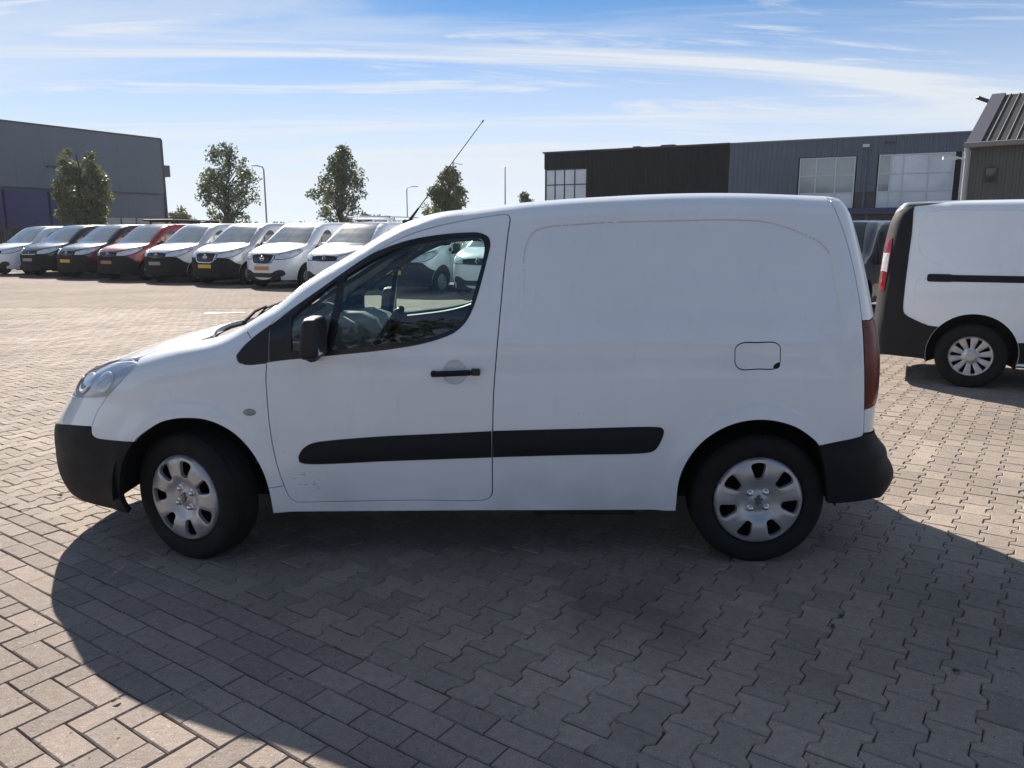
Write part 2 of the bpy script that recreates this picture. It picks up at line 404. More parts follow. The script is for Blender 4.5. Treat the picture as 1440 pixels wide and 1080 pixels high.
# ------------------------------------------------------------------ ground and paving
PA = rad(55); EA = np.array([math.cos(PA), math.sin(PA)]); EB = np.array([math.cos(PA - math.pi / 2), math.sin(PA - math.pi / 2)])
A_BORDER = 1.89                        # the interlocking stones begin this far along EA
def paver_mat(name, col, warm):
    m = bpy.data.materials.new(name); m.use_nodes = True; t = m.node_tree; b = t.nodes['Principled BSDF']; ln = t.links.new
    at = t.nodes.new('ShaderNodeAttribute'); at.attribute_name = 'tone'; ob = t.nodes.new('ShaderNodeObjectInfo')
    ad = t.nodes.new('ShaderNodeMath'); ad.operation = 'ADD'; ln(at.outputs['Fac'], ad.inputs[0]); ln(ob.outputs['Random'], ad.inputs[1])
    fr = t.nodes.new('ShaderNodeMath'); fr.operation = 'FRACT'; ln(ad.outputs[0], fr.inputs[0])
    ge = t.nodes.new('ShaderNodeNewGeometry')
    def nz(sc_, det, ro):
        n = t.nodes.new('ShaderNodeTexNoise'); n.inputs['Scale'].default_value = sc_; n.inputs['Detail'].default_value = det; n.inputs['Roughness'].default_value = ro
        ln(ge.outputs['Position'], n.inputs['Vector']); return n.outputs['Fac']
    def mr(v, a, b_, c, d):
        n = t.nodes.new('ShaderNodeMapRange'); ln(v, n.inputs[0]); n.inputs[1].default_value = a; n.inputs[2].default_value = b_; n.inputs[3].default_value = c; n.inputs[4].default_value = d; return n.outputs[0]
    def mul(a, b_):
        n = t.nodes.new('ShaderNodeMath'); n.operation = 'MULTIPLY'; ln(a, n.inputs[0]); ln(b_, n.inputs[1]); return n.outputs[0]
    v = mul(mr(fr.outputs[0], 0, 1, .91, 1.09), mr(nz(.55, 5, .6), .3, .7, .78, 1.18))
    grit = nz(260, 3, .7); v = mul(v, mr(nz(28, 6, .7), .3, .7, .86, 1.14)); v = mul(v, mr(grit, .35, .65, .80, 1.20))
    spot = mr(nz(42, 2, .5), .24, .31, .35, 1.0); v = mul(v, spot); v = mul(v, mr(nz(110, 2, .5), .66, .72, 1, 1.7)); v = mul(v, mr(nz(150, 2, .6), .28, .36, .55, 1))
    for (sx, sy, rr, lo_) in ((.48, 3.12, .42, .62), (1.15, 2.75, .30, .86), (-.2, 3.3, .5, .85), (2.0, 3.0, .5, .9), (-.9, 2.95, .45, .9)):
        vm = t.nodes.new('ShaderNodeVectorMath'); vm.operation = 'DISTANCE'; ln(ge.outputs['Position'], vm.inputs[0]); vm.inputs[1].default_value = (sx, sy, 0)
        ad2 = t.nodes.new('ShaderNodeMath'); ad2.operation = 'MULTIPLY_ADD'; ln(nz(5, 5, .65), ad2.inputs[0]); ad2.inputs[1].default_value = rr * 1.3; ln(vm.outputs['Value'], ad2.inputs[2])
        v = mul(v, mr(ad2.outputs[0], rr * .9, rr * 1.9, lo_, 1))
    mx = t.nodes.new('ShaderNodeMix'); mx.data_type = 'RGBA'; ln(fr.outputs[0], mx.inputs['Factor']); mx.inputs['A'].default_value = (*col, 1); mx.inputs['B'].default_value = (*warm, 1)
    h = t.nodes.new('ShaderNodeHueSaturation'); ln(mx.outputs['Result'], h.inputs['Color']); ln(v, h.inputs['Value']); ln(h.outputs[0], b.inputs['Base Color'])
    ln(mr(nz(330, 1, .5), .62, .70, .92, .25), b.inputs['Roughness']); b.inputs['Specular IOR Level'].default_value = .14
    bp = t.nodes.new('ShaderNodeBump'); bp.inputs['Strength'].default_value = .55; bp.inputs['Distance'].default_value = .004; ln(grit, bp.inputs['Height'])
    b2 = t.nodes.new('ShaderNodeBump'); b2.inputs['Strength'].default_value = .5; b2.inputs['Distance'].default_value = .006; ln(nz(60, 5, .6), b2.inputs['Height']); ln(bp.outputs[0], b2.inputs['Normal'])
    ln(b2.outputs[0], b.inputs['Normal'])
    return m
BRICKM = paver_mat('concrete_brick', (.268, .231, .209), (.290, .247, .219))
HSTONE = paver_mat('interlocking_stone', (.278, .242, .213), (.306, .262, .226))
SAND = mat('joint_sand', (.115, .100, .085), .95, noise=(60, .4), bump=(200, .6, .004))

def far_ground_mat():
    m = bpy.data.materials.new('far_paving'); m.use_nodes = True; t = m.node_tree; b = t.nodes['Principled BSDF']; ln = t.links.new
    ge = t.nodes.new('ShaderNodeNewGeometry'); mp = t.nodes.new('ShaderNodeMapping'); mp.inputs['Rotation'].default_value = (0, 0, -PA); ln(ge.outputs['Position'], mp.inputs[0])
    br = t.nodes.new('ShaderNodeTexBrick'); br.inputs['Scale'].default_value = 1; br.inputs['Brick Width'].default_value = .21; br.inputs['Row Height'].default_value = .14
    br.inputs['Mortar Size'].default_value = .006; br.inputs['Color1'].default_value = (.215, .184, .167, 1); br.inputs['Color2'].default_value = (.265, .225, .20, 1); br.inputs['Mortar'].default_value = (.12, .104, .092, 1)
    ln(mp.outputs[0], br.inputs['Vector'])
    n = t.nodes.new('ShaderNodeTexNoise'); n.inputs['Scale'].default_value = .35; n.inputs['Detail'].default_value = 8; n.inputs['Roughness'].default_value = .65; ln(ge.outputs['Position'], n.inputs['Vector'])
    r = t.nodes.new('ShaderNodeMapRange'); ln(n.outputs['Fac'], r.inputs[0]); r.inputs[1].default_value = .3; r.inputs[2].default_value = .7; r.inputs[3].default_value = .78; r.inputs[4].default_value = 1.2
    h = t.nodes.new('ShaderNodeHueSaturation'); ln(br.outputs['Color'], h.inputs['Color']); ln(r.outputs[0], h.inputs['Value']); ln(h.outputs[0], b.inputs['Base Color'])
    n2 = t.nodes.new('ShaderNodeTexNoise'); n2.inputs['Scale'].default_value = 9; n2.inputs['Detail'].default_value = 6; ln(ge.outputs['Position'], n2.inputs['Vector'])
    r2 = t.nodes.new('ShaderNodeMapRange'); ln(n2.outputs['Fac'], r2.inputs[0]); r2.inputs[3].default_value = .75; r2.inputs[4].default_value = 1.0; b.inputs['Specular IOR Level'].default_value = .06; ln(r2.outputs[0], b.inputs['Roughness'])
    bp = t.nodes.new('ShaderNodeBump'); bp.inputs['Strength'].default_value = .6; bp.inputs['Distance'].default_value = .02; ln(n2.outputs['Fac'], bp.inputs['Height']); ln(bp.outputs[0], b.inputs['Normal'])
    return m
gm = MB(); R_ = 262; gm.add([(-R_, -R_, -.0115), (R_, -R_, -.0115), (R_, R_, -.0115), (-R_, R_, -.0115)], [(0, 1, 2, 3)])
ground = gm.build('ground', SAND); tag(ground, 'sandy ground below the paving of the yard', kind='structure')
FAR_Y = 17.0
# the far part of the yard, where single stones can no longer be told apart: one sheet
fm = MB(); fm.add([(-260, FAR_Y, 0), (260, FAR_Y, 0), (260, 260, 0), (-260, 260, 0)], [(0, 1, 2, 3)])
fm.add([(-260, -260, -.004), (260, -260, -.004), (260, .4, -.004), (-260, .4, -.004)], [(0, 1, 2, 3)])
fm.add([(-260, .4, -.004), (-17, .4, -.004), (-17, FAR_Y, -.004), (-260, FAR_Y, -.004)], [(0, 1, 2, 3)])
fm.add([(17, .4, -.004), (260, .4, -.004), (260, FAR_Y, -.004), (17, FAR_Y, -.004)], [(0, 1, 2, 3)])
pavement = fm.build('pavement', far_ground_mat()); tag(pavement, 'wide pale paved yard in the distance', kind='structure')

def clip_half(poly, n, d, keep_less=True):
    o = []; k = len(poly)
    for i in range(k):
        a, b = poly[i], poly[(i + 1) % k]; fa, fb = a @ n - d, b @ n - d
        if not keep_less: fa, fb = -fa, -fb
        if fa <= 0: o.append(a)
        if fa * fb < 0: o.append(a + (b - a) * fa / (fa - fb))
    return np.array(o)
def stone_mesh(poly, bev=.005, dep=.03):
    """a paving stone from its outline: bevelled top edge, sides going down into the sand"""
    c = clean(poly, 9); k = len(c); t = inset(c, bev)
    V = [(*p, 0) for p in t] + [(*p, -.0045) for p in c] + [(*p, -dep) for p in c]
    F = [tuple(range(k))]
    for i in range(k):
        j = (i + 1) % k; F += [(k + i, k + j, j, i), (2 * k + i, 2 * k + j, k + j, k + i)]
    return np.array(V), F
def brick_poly(w, l): return np.array([(-l / 2, -w / 2), (l / 2, -w / 2), (l / 2, w / 2), (-l / 2, w / 2)])
def hpoly(g=.0018):
    W, w, L2 = .0825 - g, .0565 - g, .1 - g
    return np.array([(-L2, -W), (-.060, -W), (-.036, -w), (.036, -w), (.060, -W), (L2, -W), (L2, W), (.060, W), (.036, w), (-.036, w), (-.060, W), (-L2, W)])
def in_view(p, m=0):
    c, s = math.cos(rad(10.8)), math.sin(rad(10.8)); dep = p[1] * c + 1.566 * s
    if dep < .3: return False
    x = 720 + 1100 * p[0] / dep; y = 540 - 1100 * (p[1] * s - 1.566 * c) / dep
    return -20 - m < x < 1460 + m and y < 1100 + m
stones = {'brick': [], 'interlocking_stone': []}        # centre (a, b), angle, outline or None for the whole stone
N_STR = 5; BW, BL = .105, .21
def want(a, b):
    p = EA * a + EB * b; return .4 < p[1] < FAR_Y + .1 and abs(p[0]) < 17.0 and abs(p[0]) < 1.2 + .72 * p[1] + .5 and in_view(p, 260)
brng = np.arange(-26, 14)
for r in range(N_STR):                                  # stretcher courses along the border
    for i in range(-150, 90):
        a, b = A_BORDER - BW * (r + .5), BL * (i + .5 * (r % 2) + .13 * (r // 2))
        if want(a, b): stones['brick'].append((a, b, 0, None))
lim = A_BORDER - BW * N_STR
for i in range(-330, 200):                              # herringbone beyond
    for j in range(-260, 2):
        k = (i - j) % 4
        if k == 0: a, b, q = lim + BW * (j + .5), BW * (i + 1), 0
        elif k == 3: a, b, q = lim + BW * (j + 1), BW * (i + .5), 1
        else: continue
        if a - .12 > lim or not want(a, b): continue
        cut = None
        if q == 1 and a + BL / 2 > lim + .001:
            if a - BL / 2 > lim - .03: continue
            cut = (lim - .002)
        stones['brick'].append((a, b, q, cut))
for ci in range(-190, 130):                             # interlocking stones in columns along EA
    for ri in range(0, 140):
        a, b = A_BORDER + .004 + .2 * (ri + .5 * (ci % 2)), .139 * ci
        if a - .1 > 28: break
        if not want(a, b): continue
        stones['interlocking_stone'].append((a, b, 2, A_BORDER + .002 if (ci % 2 == 0 and ri == 0) else None))
    if ci % 2 and want(A_BORDER + .05, .139 * ci):      # half stones close the edge
        stones['interlocking_stone'].append((A_BORDER + .004, .139 * ci, 2, A_BORDER + .002))
B0 = stone_mesh(brick_poly(BW - .0045, BL - .0045)); H0 = stone_mesh(hpoly())
SHARE = {}
for kind, lst in stones.items():
    m = BRICKM if kind == 'brick' else HSTONE
    area = empty('brick_paving' if kind == 'brick' else 'interlocking_paving')
    tag(area, 'rectangular grey bricks laid in herringbone at the near left' if kind == 'brick' else 'interlocking grey concrete stones under and behind the white van', kind='structure')
    def dist(t): p = EA * t[0] + EB * t[1]; return p @ p + (0 if in_view(p) else 1e6)
    lst.sort(key=dist)
    me0 = mesh(kind, *(B0 if kind == 'brick' else H0))
    me0.materials.append(m)
    VV, FF, TT = [], [], []; nb = 0; single = 0
    for idx, (a, b, q, cut) in enumerate(lst):
        p = EA * a + EB * b
        ang = {0: PA - math.pi / 2, 1: PA, 2: PA}[q] + RNG.normal(0, rad(.55))
        tx, ty, h = RNG.normal(0, rad(.45)), RNG.normal(0, rad(.45)), RNG.normal(0, .0011)
        sink = .0022 * math.sin(p[0] * .9 + 1) * math.sin(p[1] * .7)      # the yard has settled a little unevenly
        M = Matrix.Translation((p[0] + RNG.normal(0, .0008), p[1] + RNG.normal(0, .0008), h + sink - .002)) @ Matrix.Rotation(ang, 4, 'Z') @ Matrix.Rotation(tx, 4, 'X') @ Matrix.Rotation(ty, 4, 'Y')
        if cut is None: V, F = B0 if kind == 'brick' else H0
        else:
            o = brick_poly(BW - .0045, BL - .0045) if q == 1 else hpoly()
            V, F = stone_mesh(clip_half(o, np.array([1., 0.]), cut - a, q == 1))
        if single < 300 and in_view(p):
            if cut is None: o = bpy.data.objects.new(kind, me0)
            else:
                mm = mesh(kind, V, F); mm.materials.append(m); o = bpy.data.objects.new(kind, mm)
            COL.objects.link(o); o.parent = area; o.matrix_local = M; single += 1
        else:
            Mn = np.array(M); VV.append(V @ Mn[:3, :3].T + Mn[:3, 3]); FF += [tuple(x + nb for x in f) for f in F]; nb += len(V); TT.append(np.full(len(V), RNG.random()))
    me = bpy.data.meshes.new(kind + '_field'); me.from_pydata(np.vstack(VV).tolist(), [], FF); me.materials.append(m)
    at = me.attributes.new('tone', 'FLOAT', 'POINT'); at.data.foreach_set('value', np.concatenate(TT).astype(np.float32))
    o = link(kind + '_field', me, None, area); o['kind'] = 'stuff'
    print(kind, len(lst))
mk = MB(); c = np.array([-5.85, 15.9]); d = np.array([.98, .18]); n_ = np.array([-.18, .98])
pts = [c - d * .40 - n_ * .055, c + d * .38 - n_ * .06, c + d * .42 + n_ * .05, c - d * .36 + n_ * .055]
mk.add([(*p, .008) for p in pts], [(0, 1, 2, 3)])
line = mk.build('road_marking', mat('worn_white_marking', (.78, .76, .73), .6, noise=(12, .2))); tag(line, 'short worn white line painted on the paved yard', kind='structure')
leafm = mat('dry_leaf', (.05, .032, .018), .8)
for k, (lx, ly) in enumerate([(1.37, 3.02), (1.30, 2.93), (1.62, 2.6), (-1.35, 2.42), (2.05, 2.65), (-2.75, 4.55)]):
    V = [(.016 * math.cos(t) * (1 + .25 * math.sin(3 * t + k)), .010 * math.sin(t), .004 * math.cos(2 * t + k)) for t in np.linspace(0, 2 * math.pi, 9)[:-1]]
    o = link('fallen_leaf', mesh('fallen_leaf', V + [(0, 0, .006)], [(i, (i + 1) % 8, 8) for i in range(8)]), leafm); o.location = (lx, ly, .008); o.rotation_euler = (0, 0, k * 1.3)
    tag(o, ['small dark fallen leaf on the stones below the rear wheel of the white van', 'curled dark leaf just left of another leaf below the rear wheel', 'tiny dark leaf on the shaded stones near the lower right', 'small dark leaf on the sunlit bricks at the edge of the shadow', 'dark crumb of leaf on the shaded stones at the right', 'small dark leaf on the sunlit stones left of the front wheel'][k], 'leaf', 'fallen leaves on the paving')

# ------------------------------------------------------------------ the white van in front
def arch_lip(hubs, r, w, amp):
    def d(P):
        o = 0
        for hx, hz in hubs:
            q = np.hypot(P[:, 0] - hx, P[:, 2] - hz) - r
            o = o + amp * np.exp(-(np.maximum(q, 0) / w) ** 2) * (np.abs(P[:, 1]) > .4) * sstep(-.2, -.06, q)
        return o
    return d
VB = Body(Wz=herm([.15, .3, .45, .62, .8, 1.0, 1.15, 1.4, 1.6, 1.8, 2.2], [.845, .872, .892, .902, .897, .880, .858, .805, .758, .705, .60]),
    xn=herm([.1, .2, .3, .45, .60, .70, .78, .86, 1.0, 1.3, 2.0], [-.782, -.894, -.949, -.959, -.938, -.878, -.831, -.812, -.704, -.607, -.508]),
    xr=herm([.1, .3, .42, .5, .56, .62, .72, 1.0, 1.25, 1.5, 1.68, 1.8, 2.2], [3.262, 3.394, 3.452, 3.405, 3.395, 3.352, 3.345, 3.342, 3.299, 3.237, 3.179, 3.135, 2.843]),
    zt=herm([-1.2, -.93, -.84, -.75, -.6, -.4, -.15, .1, .3, .36, .45, .7, .95, 1.15, 1.35, 1.6, 2.0, 2.5, 2.9, 3.15, 3.3],
            [.3, .689, .777, .855, .916, .987, 1.054, 1.112, 1.223, 1.255, 1.327, 1.479, 1.62, 1.681, 1.703, 1.73, 1.758, 1.774, 1.764, 1.749, 1.728]),
    xs=.35, xr0=2.95, pf=2.7, pr=4.5, sweep=.14, crown=.035, k=.11, zbot=.2, U0=-.15, U1=3.0, R=.8, zc=.62, ztop0=.62, disp=None)
HUBS = [(.022, .335), (2.693, .325)]
EMB = [(1.591, 1.198), (1.598, 1.416), (1.605, 1.492), (1.614, 1.529), (1.633, 1.567), (1.671, 1.593), (1.722, 1.605), (1.862, 1.616), (2.054, 1.626), (2.334, 1.632),
       (2.487, 1.636), (2.632, 1.633), (2.719, 1.626), (2.792, 1.608), (2.886, 1.574), (2.957, 1.540), (2.993, 1.509), (3.019, 1.470), (3.036, 1.378), (3.054, 1.257), (3.060, 1.201)]
EMBS = smooth(EMB, .02); EMBC = np.vstack([EMBS, [(3.06, 1.0), (1.59, 1.0)]])
def van_disp():
    lip = arch_lip(HUBS, .405, .045, .011)
    def d(P):
        o = lip(P)
        xz = P[:, [0, 2]]; m = (P[:, 0] > 1.45) & (P[:, 2] > .95)
        if m.any():
            q = xz[m]; dist = segdist(EMBS, q, False); ins = inside(EMBC, q); s = np.where(ins, dist, -dist)
            fade = sstep(1.12, 1.24, q[:, 1]); e = np.zeros(len(P))
            e[m] = -(.006 * sstep(-.004, .016, s) + .0065 * np.exp(-((s - .004) / .007) ** 2)) * fade
            o = o + e
        # soft shoulder line below the glass and a faint vertical brace in the load panel
        o = o + .004 * np.exp(-((P[:, 2] - 1.075) / .035) ** 2) * sstep(.5, .9, P[:, 0]) * (1 - sstep(2.9, 3.1, P[:, 0]))
        cx_ = 2.53 - .10 * (P[:, 2] - 1.2); o = o + .0018 * np.exp(-((P[:, 0] - cx_) / .03) ** 2) * sstep(1.1, 1.25, P[:, 2]) * (1 - sstep(1.5, 1.6, P[:, 2]))
        return o
    return d
VB.disp = van_disp()
S = lambda pts, ds=.02: smooth(pts, ds)
V_ = lambda *parts: np.vstack([np.array(p, float) for p in parts])
UZ, XY = VB.uz, VB.xy
fb = S([(-.387, .807), (-.445, .738), (-.476, .674), (-.485, .636), (-.480, .613), (-.457, .599), (-.395, .595), (-.312, .597), (-.234, .600)])
arch_f = S([(-.333, .226), (-.354, .293), (-.338, .393), (-.306, .492), (-.239, .598), (-.191, .642), (-.113, .693), (-.036, .717), (.039, .724), (.112, .719), (.182, .696), (.252, .653), (.318, .579), (.367, .481), (.390, .384), (.399, .256)])
ia = int(np.argmin(np.hypot(*(arch_f - fb[-1]).T)))      # where the fender ends on the arch
ib = int(np.argmin(np.hypot(*(arch_f - [.390, .384]).T)))
shut_front = S([(.465, .394), (.443, .485), (.426, .591), (.416, .694), (.410, .820), (.408, .903), (.409, .936), (.414, .985)])
shut_bottom = S([(.465, .394), (.485, .333), (.517, .307), (.559, .306), (.748, .311), (1.090, .319), (1.430, .326), (1.452, .348), (1.456, .389)])
shut_b = S([(1.456, .389), (1.457, .542), (1.463, .822), (1.468, .905), (1.479, 1.044), (1.496, 1.234), (1.513, 1.423), (1.530, 1.576), (1.538, 1.640), (1.530, 1.656), (1.500, 1.659)])
shut_top = S([(1.500, 1.659), (1.360, 1.638), (1.204, 1.606), (1.088, 1.572), (.971, 1.522), (.815, 1.426), (.662, 1.320), (.545, 1.240), (.480, 1.198), (.445, 1.178), (.428, 1.154)])
tri_low = S([(.420, .985), (.342, .976), (.304, .978), (.282, .990), (.274, 1.017)]); tri_up1 = S([(.274, 1.017), (.309, 1.060), (.344, 1.092)]); tri_up2 = S([(.344, 1.092), (.363, 1.108), (.428, 1.154)])
head = [(-.387, .807), (-.519, .789), (-.747, .763), (-.84, .772), (-.885, .80), (-.875, .845), (-.80, .886), (-.644, .924), (-.396, .961), (-.290, .973), (-.245, .966), (-.253, .936), (-.304, .884)]
fend_top = [(-.240, -.735), (-.186, -.715), (-.076, -.70), (.013, -.68), (.10, -.675), (.20, -.705), (.269, -.742)]
pillar = [(.269, -.742), (.31, -.72), (.45, -.672), (.65, -.62), (.85, -.58), (.97, -.56)]
roof_edge = [(.97, -.56), (1.3, -.56), (1.6, -.565), (2.0, -.575), (2.6, -.575), (3.0, -.572)]
rear_shut = S([(3.037, 1.726), (3.048, 1.670), (3.082, 1.577), (3.117, 1.448), (3.141, 1.306), (3.154, 1.177), (3.161, 1.008), (3.170, .824), (3.177, .654)])
rear_low = S([(3.177, .654), (3.172, .642), (3.161, .638), (3.120, .629), (2.977, .602)])
arch_r = S([(2.331, .280), (2.338, .436), (2.371, .530), (2.433, .617), (2.529, .685), (2.637, .719), (2.746, .721), (2.859, .691), (2.939, .640), (2.977, .602), (3.006, .518), (3.026, .429), (3.043, .315)])
ir = int(np.argmin(np.hypot(*(arch_r - [2.977, .602]).T)))
UC, UR = VB.U0 - VB.R * math.pi / 2, VB.U1 + VB.R * math.pi / 2

van = empty('white_van'); tag(van, 'white panel van parked side-on in the centre, with black rub strips and thin roof aerial', 'van')
van.location = (-1.538, 4.46, 0); van.rotation_euler = (0, 0, rad(-.7))
# fender
ft = smooth(fend_top, .03)
fender_o = V_(UZ(fb), UZ(arch_f[ia + 1:ib + 1]), UZ(shut_front[:]), UZ(tri_low), UZ(tri_up1[1:]), UZ([(.318, 1.119)]), XY(ft[::-1]), UZ([(-.253, .936), (-.304, .884), (-.350, .838)]))
fender = both('front_fender', panel(VB, fender_o, step=.035), WHITE, van)
# side panel: screen pillar, roof rail and load bay in one pressing
pil = smooth(pillar, .03); re_ = smooth(roof_edge, .04)
side_o = V_(UZ([(.318, 1.119)]), UZ(tri_up2), UZ(shut_top[::-1][1:]), UZ(shut_b[::-1][1:]), UZ(shut_bottom[::-1][1:]), UZ(arch_f[ib:]), UZ([(.399, .252), (1.344, .264), (2.331, .272)]),
            UZ(arch_r[:ir + 1]), UZ(rear_low[::-1][1:]), UZ(rear_shut[::-1][1:]), XY(re_[::-1]), XY(pil[::-1][1:]))
flap = smooth([(2.600, 1.076), (2.68, 1.080), (2.757, 1.079), (2.779, 1.060), (2.781, 1.02), (2.780, .985), (2.759, .962), (2.68, .959), (2.602, .958), (2.577, .980), (2.574, 1.02), (2.575, 1.055)], .01, True)
ex = []
for k in (-.016, -.010, -.005, 0, .004, .008, .013, .019, .028):
    t = np.gradient(EMBS, axis=0); t /= np.linalg.norm(t, axis=1, keepdims=True); ex.append(EMBS + np.stack([t[:, 1], -t[:, 0]], -1) * k)
ex = UZ(np.vstack(ex))
side_panels = both('side_panel', panel(VB, side_o, [UZ(flap)], step=.035, extra=ex), WHITE, van)
both('fuel_flap', panel(VB, UZ(flap), step=.03), WHITE, van)[1].hide_render = False
notch = smooth([(2.762, .985), (2.778, .990), (2.780, .972), (2.768, .961), (2.752, .962), (2.752, .974)], .006, True)
skin('flap_finger_notch', panel(VB, UZ(notch), step=.01, off=.0015, gap=0, flange=.004), BLACK, van)
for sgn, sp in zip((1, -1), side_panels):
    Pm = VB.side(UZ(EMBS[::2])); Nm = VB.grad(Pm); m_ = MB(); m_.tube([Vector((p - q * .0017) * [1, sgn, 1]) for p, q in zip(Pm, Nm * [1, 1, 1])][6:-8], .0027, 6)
    m_.build('crease_line', mat('crease_grey', (.50, .57, .66), .6, noise=(9, .12)), sp)  # grey line, grime in part, coloured so the faint crease reads darker
# door
door_o = V_(UZ(shut_front), UZ([(.42, 1.07)]), UZ([(.428, 1.154)]), UZ(shut_top[::-1][1:]), UZ(shut_b[::-1][1:]), UZ(shut_bottom[::-1][1:-1]))
frame_o = V_(S([(.423, .986), (.502, .996), (.585, 1.004), (.727, 1.018), (.898, 1.035), (1.092, 1.062), (1.208, 1.091), (1.286, 1.124), (1.336, 1.170), (1.367, 1.226), (1.394, 1.302), (1.432, 1.446), (1.449, 1.526), (1.439, 1.557), (1.400, 1.576), (1.346, 1.578), (1.206, 1.567), (1.050, 1.537), (.893, 1.476), (.746, 1.381), (.663, 1.322), (.582, 1.266), (.510, 1.214), (.430, 1.154)]))
main_g = smooth([(.720, 1.046), (.898, 1.063), (1.092, 1.088), (1.208, 1.115), (1.286, 1.148), (1.324, 1.183), (1.354, 1.242), (1.376, 1.317), (1.407, 1.431), (1.420, 1.507), (1.412, 1.538), (1.389, 1.551), (1.346, 1.556), (1.206, 1.542), (1.051, 1.511), (.896, 1.446)], .02)
main_g = V_(main_g, [(.779, 1.378)])
quart = V_([(.529, 1.040), (.529, 1.115), (.533, 1.188)], S([(.536, 1.194), (.629, 1.271), (.738, 1.353), (.745, 1.352)]), [(.728, 1.260), (.704, 1.149), (.685, 1.046), (.596, 1.040)])
rec = np.array([(1.285 + .0565 * math.cos(a), .945 + .0565 * math.sin(a)) for a in np.linspace(0, 2 * math.pi, 41)[:-1]])
doors = both('front_door', panel(VB, door_o, [inset(clean(UZ(frame_o), .02), .012), UZ(rec)], step=.035, flange=.03), WHITE, van)
both('window_frame', panel(VB, UZ(frame_o), [UZ(main_g), UZ(quart)], step=.03, off=.002, gap=.001, flange=.03), GLOSSBLACK, doors)
both('door_glass', panel(VB, UZ(main_g), step=.05, off=-.006, gap=-.006, flange=0, disp=False), GLASS, doors)
both('quarter_glass', panel(VB, UZ(quart), step=.05, off=-.006, gap=-.006, flange=0, disp=False), GLASS, doors)
both('door_card', panel(VB, UZ(inset(clean(np.vstack([shut_front, [(.428, 1.154)], shut_top[::-1][1:], shut_b[::-1][1:], shut_bottom[::-1][1:-1]]), .03), .02)), [inset(clean(UZ(frame_o), .02), .014)], step=.06, off=-.05, gap=0, flange=.03, disp=False), INTERIOR, doors)
both('window_trim', panel(VB, UZ(V_([(.4225, .985)], tri_low[1:], tri_up1[1:], tri_up2[1:-1], [(.4295, 1.156)])), step=.03, off=.003, gap=.001, flange=.012), PLASTIC2, fender)
strip1 = V_(S([(.546, .515), (.544, .538), (.550, .554), (.567, .579), (.607, .604), (.658, .615), (.934, .640), (1.184, .653), (1.4535, .667)]), S([(1.4535, .540), (1.013, .522), (.567, .506), (.546, .515)]))
strip2 = V_(S([(1.4605, .541), (1.4605, .668)], .2), S([(1.4605, .668), (1.814, .679), (2.217, .689), (2.244, .685), (2.255, .672), (2.251, .643), (2.230, .595), (2.214, .576), (2.188, .566), (1.816, .553), (1.4605, .541)]))
both('rub_strip', panel(VB, UZ(strip1), step=.025, off=.004, gap=0, flange=.012, bulge=.012), PLASTIC, doors)
both('rub_strip', panel(VB, UZ(strip2), step=.025, off=.004, gap=0, flange=.012, bulge=.012), PLASTIC, side_panels)
ring = lambda c, g: inset(clean(np.array(c), .03), g)
dz = np.vstack([shut_front, [(.428, 1.154)], shut_top[::-1][1:], shut_b[::-1][1:], shut_bottom[::-1][1:-1]])
both('door_gap_backing', panel(VB, UZ(ring(dz, -.022)), [UZ(ring(dz, .022))], step=.04, off=-.012, gap=0, flange=0, disp=False), BLACK, side_panels)  # black backing added behind the shut lines so the gaps look deep in shade
fl_ = np.array([(2.555, .94), (2.80, .94), (2.80, 1.10), (2.555, 1.10)]); both('flap_gap_backing', panel(VB, UZ(fl_), step=.06, off=-.012, gap=0, flange=0), BLACK, side_panels)  # same black backing, darkening the gap round the fuel flap
# handle: round recess, bar, lock
for sgn, dr in zip((1, -1), doors):
    P = VB.side(UZ([(1.285, .945)]))[0]; y = P[1]
    mb = MB(); mb.lathe([(.0, .014), (.030, .0125), (.046, .008), (.056, .0015), (.062, .006)], 40, 'y')
    o = mb.build('handle_recess', WHITE, dr); o.location = (1.285, y * sgn, .945); o.scale = (1, sgn, 1)
    g = MB(); g.box((-.008, -.026, 0), (.186, .020, .027), bev=.009); g.box((-.09, -.012, 0), (.022, .034, .026), bev=.006)
    o = g.build('door_handle', PLASTIC, dr); o.location = (1.277, y * sgn, .941); o.rotation_euler = (0, rad(-2.5), 0); o.scale = (1, sgn, 1)
    g = MB(); g.box((0, -.014, 0), (.042, .034, .032), bev=.007); g.lathe([(0, -.034), (.009, -.034), (.010, -.030)], 16, 'y')
    o = g.build('door_lock', GLOSSBLACK, dr); o.location = (1.382, y * sgn, .946); o.scale = (1, sgn, 1)
    # mirror: arm and rounded housing standing off the door, its glass facing back
    bm = bmesh.new(); bmesh.ops.create_cube(bm, size=1); bmesh.ops.bevel(bm, geom=bm.edges[:], offset=.3, segments=6, profile=.62, affect='EDGES')
    for v in bm.verts:
        c_ = v.co; c_.x *= .088 * (1 - .15 * (c_.z + .5)); c_.x += .012 * (c_.z); c_.y *= .20; c_.z *= .185
        if c_.x < 0: c_.x *= 1.15 - 1.2 * abs(c_.z)
    bm.verts.index_update(); V = [v.co[:] for v in bm.verts]; F = [[v.index for v in f.verts] for f in bm.faces]; bm.free()
    mb = MB(); mb.add(V, F, True)
    mb.tube([(-.03, .05, -.085), (-.03, .11, -.088), (-.03, .165, -.075)], [.035, .034, .04], 10)
    o = mb.build('wing_mirror', PLASTIC2, dr); o.location = (.672, -1.005 * sgn, 1.118); o.scale = (1, sgn, 1); o.rotation_euler = (0, 0, 0)
    g = MB(); g.box((.036, 0, 0), (.004, .15, .140), bev=.0015); g.build('mirror_glass', CHROME, o)
